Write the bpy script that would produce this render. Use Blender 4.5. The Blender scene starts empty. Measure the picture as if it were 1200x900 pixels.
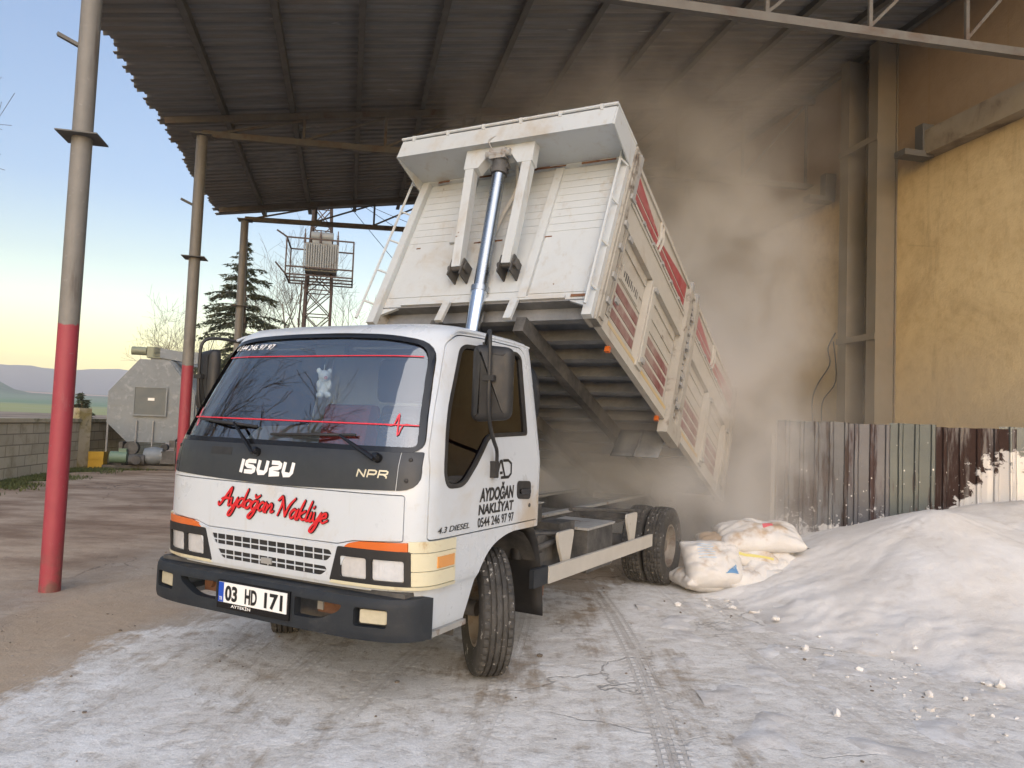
import bpy, bmesh, math, random
from mathutils import Vector, Matrix, noise
R = math.radians
sc = bpy.context.scene
col = sc.collection
random.seed(7)

# ---------------------------------------------------------------- camera
CAM_H = 1.5873
PITCH, ROLL = R(3.1831), R(2.2409)
cam_d = bpy.data.cameras.new('camera')
cam = bpy.data.objects.new('camera', cam_d); col.objects.link(cam)
cam_d.sensor_width = 36.0; cam_d.lens = 36.0 * 885.237 / 1200.0
cam_d.clip_start = 0.05; cam_d.clip_end = 60000
_F = Vector((0, math.cos(PITCH), math.sin(PITCH)))
_U = Vector((0, -math.sin(PITCH), math.cos(PITCH)))
_X = Vector((1, 0, 0))
_R2 = math.cos(ROLL) * _X + math.sin(ROLL) * _U
_U2 = -math.sin(ROLL) * _X + math.cos(ROLL) * _U
m = Matrix((_R2, _U2, -_F)).transposed().to_4x4(); m.translation = (0, 0, CAM_H)
cam.matrix_world = m
sc.camera = cam

# ---------------------------------------------------------------- sky, sun, exposure
SUN_EL, SUN_AZ = R(25.0), R(179.0)          # azimuth from +Y towards +X
w = bpy.data.worlds.new('World'); sc.world = w; w.use_nodes = True
wn = w.node_tree.nodes; wl = w.node_tree.links
bg = wn['Background']
sky = wn.new('ShaderNodeTexSky'); sky.sky_type = 'NISHITA'; sky.sun_disc = False
sky.sun_elevation = SUN_EL; sky.sun_rotation = SUN_AZ
sky.altitude = 900; sky.air_density = 1.0; sky.dust_density = 2.2; sky.ozone_density = 1.2
# evening: the lowest band of the sky is yellow, the rest a pale thin veil
_tc = wn.new('ShaderNodeTexCoord'); _sp = wn.new('ShaderNodeSeparateXYZ'); wl.new(_tc.outputs['Generated'], _sp.inputs[0])
_rp = wn.new('ShaderNodeValToRGB'); wl.new(_sp.outputs[2], _rp.inputs[0])
_e = _rp.color_ramp.elements
_e[0].position = 0.0; _e[0].color = (1.0, .68, .26, 1); _e[1].position = .62; _e[1].color = (.80, .76, .72, 1)
for _p, _c in ((.075, (1.0, .72, .32, 1)), (.12, (.82, .66, .42, 1)), (.18, (.64, .535, .40, 1)), (.26, (.52, .475, .445, 1)), (.44, (.57, .54, .53, 1))):
    _n = _e.new(_p); _n.color = _c
_mx = wn.new('ShaderNodeMix'); _mx.data_type = 'RGBA'; _mx.blend_type = 'MULTIPLY'; _mx.inputs[0].default_value = 1.0
wl.new(sky.outputs[0], _mx.inputs[6]); wl.new(_rp.outputs[0], _mx.inputs[7])
wl.new(_mx.outputs[2], bg.inputs[0]); bg.inputs[1].default_value = 0.135
sun_d = bpy.data.lights.new('sun', 'SUN'); sun = bpy.data.objects.new('sun', sun_d); col.objects.link(sun)
sun_d.energy = 0.58; sun_d.angle = R(80); sun_d.color = (1.0, 0.955, 0.90)
sd = Vector((math.sin(SUN_AZ) * math.cos(SUN_EL), math.cos(SUN_AZ) * math.cos(SUN_EL), math.sin(SUN_EL)))
sun.rotation_euler = sd.to_track_quat('Z', 'Y').to_euler()
sun.location = sd * 60
vs = sc.view_settings
vs.view_transform = 'Standard'; vs.look = 'None'; vs.gamma = 1.0; vs.use_curve_mapping = False
vs.exposure = 1.72
cy = sc.cycles
cy.max_bounces = 8; cy.diffuse_bounces = 3; cy.glossy_bounces = 3; cy.transmission_bounces = 4
cy.transparent_max_bounces = 16; cy.volume_bounces = 2
cy.caustics_reflective = False; cy.caustics_refractive = False
cy.use_denoising = True
cy.sample_clamp_indirect = 6.0

# ---------------------------------------------------------------- frames of reference
BYAW = R(12.2677)
def bworld(u, v, z=0.0):                     # shed coordinates: u to the right wall, v into the depth
    return Vector((u * math.cos(BYAW) - v * math.sin(BYAW), u * math.sin(BYAW) + v * math.cos(BYAW), z))
TX, TY, TYAW = -0.8577, 5.3242, R(27.61)
T_ROT = math.atan2(-math.cos(TYAW), -math.sin(TYAW))

# ---------------------------------------------------------------- materials
def lin(r, g, b):
    f = lambda c: (c / 255 / 12.92) if c / 255 <= 0.04045 else ((c / 255 + 0.055) / 1.055) ** 2.4
    return (f(r), f(g), f(b))
class NT:
    def __init__(s, name):
        s.m = bpy.data.materials.new(name); s.m.use_nodes = True
        s.n = s.m.node_tree.nodes; s.l = s.m.node_tree.links
        s.b = s.n['Principled BSDF']; s.out = s.n['Material Output']
        s.tc = s.n.new('ShaderNodeTexCoord')
    def lk(s, a, b): s.l.new(a, b); return s
    def val(s, x, sock):
        if isinstance(x, (int, float)): sock.default_value = x
        elif isinstance(x, (tuple, list)): sock.default_value = tuple(x) + ((1,) if len(x) == 3 and len(sock.default_value) == 4 else ())
        else: s.l.new(x, sock)
    def mapping(s, scale=(1, 1, 1), rot=(0, 0, 0), loc=(0, 0, 0), src=None):
        mp = s.n.new('ShaderNodeMapping'); mp.inputs['Scale'].default_value = scale
        mp.inputs['Rotation'].default_value = rot; mp.inputs['Location'].default_value = loc
        s.l.new(src or s.tc.outputs['Object'], mp.inputs[0]); return mp.outputs[0]
    def noise(s, scale, detail=4, rough=.55, vec=None, dist=0.0):
        t = s.n.new('ShaderNodeTexNoise'); t.inputs['Scale'].default_value = scale
        t.inputs['Detail'].default_value = detail; t.inputs['Roughness'].default_value = rough
        t.inputs['Distortion'].default_value = dist
        s.l.new(vec or s.tc.outputs['Object'], t.inputs['Vector']); return t.outputs['Fac']
    def voro(s, scale, feature='F1', vec=None, out='Distance', rnd=1.0):
        t = s.n.new('ShaderNodeTexVoronoi'); t.feature = feature; t.inputs['Scale'].default_value = scale
        t.inputs['Randomness'].default_value = rnd
        s.l.new(vec or s.tc.outputs['Object'], t.inputs['Vector']); return t.outputs[out]
    def ramp(s, fac, p0, p1, v0=0.0, v1=1.0):
        t = s.n.new('ShaderNodeMapRange'); t.interpolation_type = 'SMOOTHSTEP'
        for i, x in ((1, p0), (2, p1), (3, v0), (4, v1)): t.inputs[i].default_value = x
        s.l.new(fac, t.inputs[0]); return t.outputs[0]
    def math(s, op, a, b=0.0, c=0.0):
        t = s.n.new('ShaderNodeMath'); t.operation = op
        for i, x in enumerate((a, b, c)):
            if isinstance(x, (int, float)): t.inputs[i].default_value = x
            else: s.l.new(x, t.inputs[i])
        return t.outputs[0]
    def mix(s, fac, a, b, mode='MIX'):
        t = s.n.new('ShaderNodeMix'); t.data_type = 'RGBA'; t.blend_type = mode
        s.val(fac, t.inputs[0]); s.val(a, t.inputs[6]); s.val(b, t.inputs[7]); return t.outputs[2]
    def xyz(s, src=None):
        t = s.n.new('ShaderNodeSeparateXYZ'); s.l.new(src or s.tc.outputs['Object'], t.inputs[0]); return t.outputs
    def comb(s, x, y, z=0.0):
        t = s.n.new('ShaderNodeCombineXYZ')
        for i, q in enumerate((x, y, z)): s.val(q, t.inputs[i])
        return t.outputs[0]
    def bump(s, h, strength=.3, dist=.01, normal=None):
        t = s.n.new('ShaderNodeBump'); t.inputs['Strength'].default_value = strength; t.inputs['Distance'].default_value = dist
        s.l.new(h, t.inputs['Height'])
        if normal is not None: s.l.new(normal, t.inputs['Normal'])
        s.l.new(t.outputs[0], s.b.inputs['Normal']); return t.outputs[0]
    def fin(s, colr, rough=.6, metal=0.0, spec=None, coat=0.0):
        s.val(colr, s.b.inputs['Base Color']); s.val(rough, s.b.inputs['Roughness']); s.val(metal, s.b.inputs['Metallic'])
        if spec is not None: s.b.inputs['Specular IOR Level'].default_value = spec
        if coat: s.b.inputs['Coat Weight'].default_value = coat; s.b.inputs['Coat Roughness'].default_value = .08
        return s.m
def sc3(c, k): return tuple(min(1.0, x * k) for x in c)
def pbr(name, c, rough=.6, metal=0.0, var=.12, scale=6.0, bump=0.0, bscale=40.0, dirt=None, coat=0.0, spec=None, dust=None):
    """plain surface with mottling; dirt = (colour, scale, low, high) blotches; dust = (colour, amount) fine settled powder"""
    t = NT(name)
    c0 = t.mix(t.noise(scale, 6, .6), sc3(c, 1 - var), sc3(c, 1 + var))
    if dirt:
        for (dc, ds, lo, hi) in (dirt if isinstance(dirt, list) else [dirt]):
            c0 = t.mix(t.ramp(t.noise(ds, 8, .65, dist=.4), lo, hi), c0, dc)
    if dust:
        c0 = t.mix(t.ramp(t.noise(2.2, 8, .7), .3, .75, 0, dust[1]), c0, dust[0])
    rg = t.ramp(t.noise(scale * 1.7, 5, .6), .25, .8, rough * .8, min(1, rough * 1.2))
    if bump: t.bump(t.noise(bscale, 5, .6), bump, .006)
    return t.fin(c0, rg, metal, spec, coat)
POWDER = (.66, .65, .64)
def flat(name, c, rough=.5, metal=0.0, spec=None):
    t = NT(name); return t.fin(c, rough, metal, spec)

M = {}
def cab_paint():
    t = NT('white_cab_paint')
    c = t.mix(t.noise(2.5, 6, .6), (.515, .56, .61), (.545, .585, .63))
    c = t.mix(t.ramp(t.noise(2.4, 8, .65, dist=.4), .48, .80, 0, .8), c, (.49, .475, .44))
    c = t.mix(t.ramp(t.noise(1.0, 7, .7, t.mapping((13, 13, .9))), .55, .76, 0, .45), c, (.41, .385, .33))
    c = t.mix(t.ramp(t.noise(9, 8, .7), .58, .82, 0, .8), c, (.43, .41, .36))
    c = t.mix(t.ramp(t.noise(26, 5, .6), .72, .77), c, (.20, .16, .12))
    # tan stain low on the door behind the lettering
    s_ = t.n.new('ShaderNodeVectorMath'); s_.operation = 'DISTANCE'; t.lk(t.tc.outputs['Object'], s_.inputs[0]); s_.inputs[1].default_value = (-.27, 1.0, 1.0)
    st_ = t.math('ADD', s_.outputs['Value'], t.math('MULTIPLY', t.math('SUBTRACT', t.noise(7, 8, .7), .5), .35))
    c = t.mix(t.ramp(st_, .26, .05, 0, .75), c, (.40, .31, .20))
    r_ = t.ramp(t.noise(3.5, 7, .65), .35, .75, .26, .58)
    return t.fin(c, r_, coat=.25)
M['white'] = cab_paint()
M['garnish'] = pbr('grey_panel_paint', (.022, .027, .035), .45, var=.12, scale=5, coat=.1, spec=.35, dust=((.2, .2, .21), .08))
M['black'] = pbr('black_rubber', (.012, .012, .013), .55, var=.25, dust=((.2, .19, .18), .10))
M['gloss_black'] = flat('gloss_black', (.008, .008, .009), .18)
M['bumper'] = pbr('bumper_plastic', (.014, .018, .024), .6, var=.3, scale=4, bump=.25, bscale=120, spec=.35, dirt=[((.05, .05, .05), 5, .55, .8), ((.12, .115, .105), 22, .68, .80)], dust=((.10, .10, .10), .10))
M['tyre'] = pbr('tyre_rubber', (.026, .025, .024), .85, var=.35, scale=10, bump=.4, bscale=60, dirt=((.46, .45, .43), 26, .60, .70), dust=((.20, .19, .175), .30))
M['rim'] = pbr('rim_steel', (.30, .27, .23), .6, .3, var=.3, dirt=((.16, .09, .05), 9, .45, .65), dust=((.4, .37, .33), .4))
M['chassis'] = pbr('chassis_black', (.030, .031, .033), .7, var=.3, scale=7, bump=.3, dust=((.32, .30, .27), .40))
M['chassis_top'] = pbr('dusty_steel', (.30, .30, .29), .75, var=.2, dirt=((.16, .11, .08), 6, .55, .7))
M['guard'] = pbr('guard_rail_paint', (.46, .44, .40), .65, var=.12, scale=5, bump=.2, dirt=((.25, .17, .12), 9, .62, .74))
def bed_mat():
    t = NT('bed_white_paint')
    c = t.mix(t.noise(3, 6, .6), (.44, .47, .485), (.51, .54, .55))
    c = t.mix(t.ramp(t.noise(2.0, 8, .65, dist=.4), .48, .80), c, (.40, .355, .29))
    c = t.mix(t.ramp(t.noise(1.0, 7, .7, t.mapping((11, 11, .9))), .54, .74, 0, .55), c, (.36, .31, .245))
    c = t.mix(t.ramp(t.noise(9, 8, .7), .60, .78, 0, .7), c, (.33, .29, .24))
    c = t.mix(t.ramp(t.noise(6.0, 8, .65, dist=.5), .675, .72), c, (.16, .085, .05))
    t.bump(t.noise(14, 5, .6), .25, .006)
    return t.fin(c, .5)
M['bed'] = bed_mat()
M['bed_side'] = pbr('dusty_side_paint', (.43, .41, .365), .7, var=.12, scale=3, bump=.4, bscale=16,
               dirt=[((.34, .30, .25), 3.0, .48, .8), ((.15, .11, .08), 8, .66, .74)])
M['bed_under'] = pbr('bed_underside', (.13, .137, .145), .8, var=.25, scale=4, dust=((.36, .36, .355), .5))
M['bed_red'] = pbr('faded_red_paint', (.30, .030, .040), .6, var=.18, scale=6, dirt=((.36, .30, .27), 7, .55, .8), dust=((.36, .30, .28), .35))
M['bed_red_dusty'] = pbr('dusty_red_paint', (.17, .045, .045), .75, var=.18, scale=6, dirt=((.33, .28, .25), 6, .48, .8), dust=((.33, .285, .25), .8))
M['bed_post'] = pbr('rusted_post_paint', (.34, .32, .28), .75, var=.15, scale=4, bump=.5, bscale=20, dirt=[((.12, .095, .075), 5, .52, .68), ((.20, .11, .06), 9, .66, .76)])
M['bed_yellow'] = pbr('yellow_reflector', (.50, .36, .14), .6, var=.1, dust=((.45, .40, .33), .7))
M['rust'] = pbr('rusty_steel', (.16, .075, .04), .85, var=.4, scale=14, bump=.6)
M['dark_metal'] = pbr('dark_metal', (.07, .065, .06), .6, .4, var=.3, dust=((.35, .33, .3), .3))
M['chrome'] = pbr('chromed_ram', (.62, .64, .66), .16, 1.0, var=.04)
M['ram_dark'] = pbr('oily_ram', (.34, .36, .38), .26, .95, var=.15)
M['orange'] = pbr('orange_lens', (.60, .13, .02), .22, var=.12, scale=12, coat=.4, dust=((.4, .2, .1), .2))
M['amber'] = pbr('amber_lens', (.62, .27, .06), .25, var=.1, coat=.3)
M['cream'] = pbr('yellowed_plastic', (.62, .58, .42), .35, var=.08, scale=6, dirt=((.36, .22, .09), 7, .52, .8))
M['foglens'] = pbr('fog_lens', (.48, .44, .32), .2, var=.2, scale=30, coat=.5)
M['red_vinyl'] = flat('red_vinyl', (.58, .018, .025), .4)
M['red_tape'] = flat('red_tape', (.62, .03, .05), .4)
M['black_vinyl'] = flat('black_vinyl', (.010, .010, .011), .45)
M['white_vinyl'] = flat('white_vinyl', (.80, .80, .80), .4)
M['silver_vinyl'] = flat('silver_badge', (.62, .58, .46), .35, .3)
M['plate_white'] = flat('plate_white', (.80, .80, .79), .35)
M['plate_blue'] = flat('plate_blue', (.015, .07, .42), .35)
M['seat'] = pbr('dark_seat_cloth', (.03, .03, .033), .9)
M['seat_red'] = pbr('red_seat_cloth', (.35, .045, .04), .9, var=.3, scale=20)
M['dash'] = pbr('dashboard_grey', (.055, .058, .062), .7, var=.15)
M['lining'] = pbr('cab_lining_grey', (.045, .044, .044), .9)
M['headliner'] = pbr('headliner', (.20, .20, .20), .9)
M['plush'] = pbr('white_plush', (.84, .84, .84), .95, var=.08, scale=30, bump=.8, bscale=90)
M['plush_pink'] = pbr('pink_plush', (.62, .30, .30), .95)
def head_lens():
    t = NT('headlamp_lens')
    v = t.mapping((1, 55, 6))
    h = t.math('ADD', t.noise(1.0, 2, .5, v), t.noise(9.0, 3, .5))
    t.bump(h, .22, .012)
    c = t.mix(t.noise(18, 4, .6), (.60, .61, .62), (.95, .95, .95))
    return t.fin(c, .16, .45, coat=.8)
M['headlens'] = head_lens()
def glass(name, tint, gloss=.10, rough=.02):
    t = NT(name); t.n.remove(t.b)
    tr = t.n.new('ShaderNodeBsdfTransparent'); tr.inputs[0].default_value = tint + (1,)
    gl = t.n.new('ShaderNodeBsdfGlossy'); gl.inputs['Roughness'].default_value = rough
    ge = t.n.new('ShaderNodeNewGeometry'); fr = t.n.new('ShaderNodeFresnel'); fr.inputs[0].default_value = 1.5
    f2 = t.math('MULTIPLY', t.math('MULTIPLY_ADD', fr.outputs[0], 1.15, gloss), t.math('SUBTRACT', 1.0, ge.outputs['Backfacing']))
    mx = t.n.new('ShaderNodeMixShader'); t.lk(f2, mx.inputs[0]); t.lk(tr.outputs[0], mx.inputs[1]); t.lk(gl.outputs[0], mx.inputs[2])
    t.lk(mx.outputs[0], t.out.inputs[0]); return t.m
M['windshield'] = glass('windshield_glass', (.80, .85, .88), .22)
M['side_glass'] = glass('tinted_side_glass', (.17, .13, .11), .0)
M['mirror_pane'] = flat('mirror_pane_metal', (.75, .74, .70), .06, 1.0)  # plain mirror metal, for the door mirrors and the brightened rear window

# ---------------------------------------------------------------- mesh builder
def catmull(P, k=8):
    P = [Vector(p) for p in P]; out = []
    for i in range(len(P) - 1):
        a = P[max(0, i - 1)]; b = P[i]; c = P[i + 1]; d = P[min(len(P) - 1, i + 2)]
        for j in range(k):
            t = j / k
            out.append(.5 * ((2 * b) + (c - a) * t + (2 * a - 5 * b + 4 * c - d) * t * t + (3 * b - a - 3 * c + d) * t ** 3))
    out.append(P[-1]); return out
def rpoly(pts, r, k=5):
    """2D polygon with rounded corners"""
    n = len(pts); out = []
    for i in range(n):
        p = Vector(pts[i]); a = Vector(pts[i - 1]); b = Vector(pts[(i + 1) % n])
        rr = r[i] if isinstance(r, (list, tuple)) else r
        da, db = a - p, b - p
        q = min(rr, da.length * .48, db.length * .48)
        if q < 1e-5: out.append(tuple(p)); continue
        A = p + da.normalized() * q; B = p + db.normalized() * q
        for j in range(k + 1):
            t = j / k; out.append(tuple((1 - t) ** 2 * A + 2 * t * (1 - t) * p + t * t * B))
    return out
def area2(p): return sum(p[i - 1][0] * p[i][1] - p[i][0] * p[i - 1][1] for i in range(len(p))) / 2
def inset(pts, d):
    """shrink a polygon by d (negative grows)"""
    n = len(pts); s = 1 if area2(pts) > 0 else -1; out = []
    for i in range(n):
        p = Vector(pts[i]); a = Vector(pts[i - 1]); b = Vector(pts[(i + 1) % n])
        e1 = (p - a); e2 = (b - p)
        if e1.length < 1e-9 or e2.length < 1e-9: out.append(tuple(p)); continue
        e1.normalize(); e2.normalize()
        n1 = Vector((-e1.y, e1.x)) * s; n2 = Vector((-e2.y, e2.x)) * s
        nn = n1 + n2
        if nn.length < 1e-6: nn = n1
        nn.normalize(); k = max(.4, nn.dot(n1))
        out.append(tuple(p + nn * (d / k)))
    return out
class MB:
    def __init__(s): s.v = []; s.f = []; s.mi = []; s.cur = 0
    def add(s, vs_, fs_):
        o = len(s.v); s.v += [tuple(q) for q in vs_]
        for f in fs_: s.f.append(tuple(i + o for i in f)); s.mi.append(s.cur)
        return s
    def hexa(s, P):
        return s.add(P, [(0, 3, 2, 1), (4, 5, 6, 7), (0, 1, 5, 4), (1, 2, 6, 5), (2, 3, 7, 6), (3, 0, 4, 7)])
    def box(s, a, b, fn=None):
        x0, y0, z0 = a; x1, y1, z1 = b
        P = [(x0, y0, z0), (x1, y0, z0), (x1, y1, z0), (x0, y1, z0), (x0, y0, z1), (x1, y0, z1), (x1, y1, z1), (x0, y1, z1)]
        return s.hexa([fn(*q) for q in P] if fn else P)
    def cbox(s, c, size, rot=None):
        h = [q / 2 for q in size]; P = []
        for q in ((-1, -1, -1), (1, -1, -1), (1, 1, -1), (-1, 1, -1), (-1, -1, 1), (1, -1, 1), (1, 1, 1), (-1, 1, 1)):
            p = Vector((q[0] * h[0], q[1] * h[1], q[2] * h[2]))
            if rot is not None: p = rot @ p
            P.append(p + Vector(c))
        return s.hexa(P)
    def beam(s, p0, p1, w_, h_, up=(0, 0, 1)):
        p0 = Vector(p0); p1 = Vector(p1); d = (p1 - p0).normalized(); u = Vector(up)
        sd_ = d.cross(u)
        if sd_.length < 1e-4: sd_ = d.cross(Vector((1, 0, 0)))
        sd_.normalize(); u = sd_.cross(d); a = sd_ * w_ / 2; b = u * h_ / 2
        return s.hexa([p0 - a - b, p0 + a - b, p0 + a + b, p0 - a + b, p1 - a - b, p1 + a - b, p1 + a + b, p1 - a + b])
    def tube(s, pts, r, n=8, caps=True):
        P = [Vector(p) for p in pts]; o = len(s.v); N = len(P); up = None
        for i, p in enumerate(P):
            d = (P[min(N - 1, i + 1)] - P[max(0, i - 1)])
            d = d.normalized() if d.length > 1e-9 else Vector((0, 0, 1))
            if up is None:
                up = d.orthogonal().normalized()
            else:
                up = up - d * up.dot(d); up = up.normalized() if up.length > 1e-6 else d.orthogonal().normalized()
            sd_ = d.cross(up); rr = r[i] if isinstance(r, (list, tuple)) else r
            for k in range(n):
                a = 2 * math.pi * k / n; s.v.append(tuple(p + (up * math.cos(a) + sd_ * math.sin(a)) * rr))
        for i in range(N - 1):
            for k in range(n):
                a = o + i * n + k; b = o + i * n + (k + 1) % n
                s.f.append((a, b, b + n, a + n)); s.mi.append(s.cur)
        if caps:
            s.f.append(tuple(o + k for k in reversed(range(n)))); s.mi.append(s.cur)
            s.f.append(tuple(o + (N - 1) * n + k for k in range(n))); s.mi.append(s.cur)
        return s
    def cyl(s, p0, p1, r, n=16): return s.tube([p0, p1], r, n)
    def prism(s, poly, lo, hi):
        """poly: 2D points; lo / hi map (a, b) to 3D"""
        n = len(poly); o = len(s.v)
        s.v += [tuple(lo(*q)) for q in poly] + [tuple(hi(*q)) for q in poly]
        s.f.append(tuple(o + i for i in reversed(range(n)))); s.f.append(tuple(o + n + i for i in range(n)))
        s.mi += [s.cur, s.cur]
        for i in range(n):
            j = (i + 1) % n; s.f.append((o + i, o + j, o + n + j, o + n + i)); s.mi.append(s.cur)
        return s
    def lathe(s, prof, c, axis, n=32, mod=None, closed=False):
        """prof: (radius, along axis) pairs"""
        ax = Vector(axis).normalized(); e1 = ax.orthogonal().normalized(); e2 = ax.cross(e1); o = len(s.v); K = len(prof)
        for i in range(n):
            a = 2 * math.pi * i / n; d = e1 * math.cos(a) + e2 * math.sin(a)
            for j, (r, t) in enumerate(prof):
                if mod: r = mod(r, t, i, j)
                s.v.append(tuple(Vector(c) + d * r + ax * t))
        for i in range(n):
            i2 = (i + 1) % n
            for j in range(K if closed else K - 1):
                j2 = (j + 1) % K
                s.f.append((o + i * K + j, o + i2 * K + j, o + i2 * K + j2, o + i * K + j2)); s.mi.append(s.cur)
        return s
    def grid(s, fn, nu, nv):
        o = len(s.v)
        for i in range(nu + 1):
            for j in range(nv + 1): s.v.append(tuple(fn(i / nu, j / nv)))
        for i in range(nu):
            for j in range(nv):
                a = o + i * (nv + 1) + j; s.f.append((a, a + nv + 1, a + nv + 2, a + 1)); s.mi.append(s.cur)
        return s
    def mesh(s, name):
        me = bpy.data.meshes.new(name); me.from_pydata(s.v, [], s.f); me.update()
        return me
    def build(s, name, mats, parent=None, smooth=True, angle=38, origin=None, loc=None, rotz=0.0, fix=True):
        if origin is not None: s.v = [tuple(Vector(q) - Vector(origin)) for q in s.v]
        me = s.mesh(name)
        mats = mats if isinstance(mats, (list, tuple)) else [mats]
        for q in mats: me.materials.append(q)
        if len(mats) > 1:
            for p_, i in zip(me.polygons, s.mi): p_.material_index = i
        finish(me, smooth, angle, fix)
        o = bpy.data.objects.new(name, me); col.objects.link(o)
        if parent: o.parent = parent
        if loc is not None: o.location = loc
        o.rotation_euler = (0, 0, rotz)
        return o
def finish(me, smooth=True, angle=38, fix=True):
    bm = bmesh.new(); bm.from_mesh(me)
    if fix: bmesh.ops.recalc_face_normals(bm, faces=bm.faces)
    lim = R(angle)
    for f in bm.faces: f.smooth = smooth
    if smooth:
        for e in bm.edges:
            if len(e.link_faces) == 2:
                if e.calc_face_angle(0) > lim: e.smooth = False
    bm.to_mesh(me); bm.free()
def thing(name, label, cat, loc=(0, 0, 0), rotz=0.0, group=None):
    o = bpy.data.objects.new(name, None); col.objects.link(o); o.location = loc; o.rotation_euler = (0, 0, rotz)
    o.empty_display_size = .2
    return tag(o, label, cat, group)
def tag(o, label=None, cat=None, group=None, kind=None):
    if label: o['label'] = label
    if cat:
        o['category'] = cat
        if not kind: o['kind'] = 'thing'
    if group: o['group'] = group
    if kind: o['kind'] = kind
    return o
def part(name, parent, loc=(0, 0, 0), rot=(0, 0, 0)):
    o = bpy.data.objects.new(name, None); col.objects.link(o); o.parent = parent; o.location = loc; o.rotation_euler = rot
    o.empty_display_size = .1; return o
def copy_tree(o, parent=None):
    c = o.copy(); col.objects.link(c)
    if parent: c.parent = parent
    for ch in list(o.children): copy_tree(ch, c)
    return c
# booleans on plain meshes
def tmp(me):
    o = bpy.data.objects.new('temporary', me); col.objects.link(o); return o
def boolean(me, cutter, op):
    a = tmp(me); b = tmp(cutter)
    md = a.modifiers.new('b', 'BOOLEAN'); md.operation = op; md.object = b; md.solver = 'EXACT'
    bpy.context.view_layer.update()
    dg = bpy.context.evaluated_depsgraph_get()
    r = bpy.data.meshes.new_from_object(a.evaluated_get(dg))
    bpy.data.objects.remove(a); bpy.data.objects.remove(b)
    return r
def obj_from(me, name, mats, parent=None, angle=38):
    me.name = name; me.materials.clear()
    for q in (mats if isinstance(mats, (list, tuple)) else [mats]): me.materials.append(q)
    for p_ in me.polygons: p_.material_index = 0
    finish(me, True, angle, False)
    o = bpy.data.objects.new(name, me); col.objects.link(o)
    if parent: o.parent = parent
    return o
# lettering from the built-in font, mapped onto a surface
def text(s, height, fn, name, mat, parent, width=None, shear=0.0, bold=0.0, depth=.002, spacing=1.0):
    """fn(a, b, c) maps text space (a across 0..width, b up 0..height, c out) to 3D"""
    cu = bpy.data.curves.new('temporary', 'FONT'); cu.body = s; cu.size = 1.0; cu.offset = bold; cu.shear = shear
    cu.space_character = spacing; cu.resolution_u = 4; cu.extrude = .5
    o = bpy.data.objects.new('temporary', cu); col.objects.link(o)
    bpy.context.view_layer.update()
    dg = bpy.context.evaluated_depsgraph_get()
    me = bpy.data.meshes.new_from_object(o.evaluated_get(dg)); bpy.data.objects.remove(o); bpy.data.curves.remove(cu)
    xs = [v.co.x for v in me.vertices]; x0, x1 = min(xs), max(xs)
    cap = .716                                          # cap height of the built-in face
    k = height / cap; kx = (width / (x1 - x0)) if width else k
    for v in me.vertices:
        a, b, c = v.co; v.co = fn((a - x0) * kx, b * k, (c + .5) * depth)
    return obj_from(me, name, mat, parent, 30)
def ribbon(strokes, wid, fn, name, mat, parent, depth=.0015, k=6, lift=0.0):
    """brush strokes: list of 2D polylines, swept with round caps, each lifted a hair above the last"""
    b = MB()
    for si, S in enumerate(strokes):
        P = catmull([(p[0], p[1], 0) for p in S], k) if len(S) > 2 else [Vector((p[0], p[1], 0)) for p in S]
        wv = []
        n = len(P)
        for i in range(n):
            t = i / max(1, n - 1); wv.append(wid * (.72 + .28 * math.sin(math.pi * min(1, t * 1.1 + .05))))
        L = []; Rr = []
        for i, p in enumerate(P):
            d = P[min(n - 1, i + 1)] - P[max(0, i - 1)]; d.normalize(); q = Vector((-d.y, d.x, 0))
            L.append(p + q * wv[i] / 2); Rr.append(p - q * wv[i] / 2)
        d0 = (P[0] - P[1]).normalized(); d1 = (P[-1] - P[-2]).normalized()
        cap0 = [P[0] + (Vector((-d0.y, d0.x, 0)) * math.cos(a) + d0 * math.sin(a)) * wv[0] / 2 for a in (math.pi * j / 6 for j in range(1, 6))]
        cap1 = [P[-1] + (Vector((-d1.y, d1.x, 0)) * math.cos(a) + d1 * math.sin(a)) * wv[-1] / 2 for a in (math.pi * j / 6 for j in range(1, 6))]
        z = lift + si * .00012 + depth
        for i in range(n - 1):
            q = [L[i], L[i + 1], Rr[i + 1], Rr[i]]
            b.add([fn(v.x, v.y, z) for v in q], [(0, 1, 2, 3)])
        for c_, e in ((cap0, (Rr[0], L[0])), (cap1, (L[-1], Rr[-1]))):
            q = [e[0]] + c_ + [e[1]]
            b.add([fn(v.x, v.y, z) for v in q], [tuple(range(len(q)))])
    o = b.build(name, mat, parent, smooth=False, fix=False)
    return o
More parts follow.
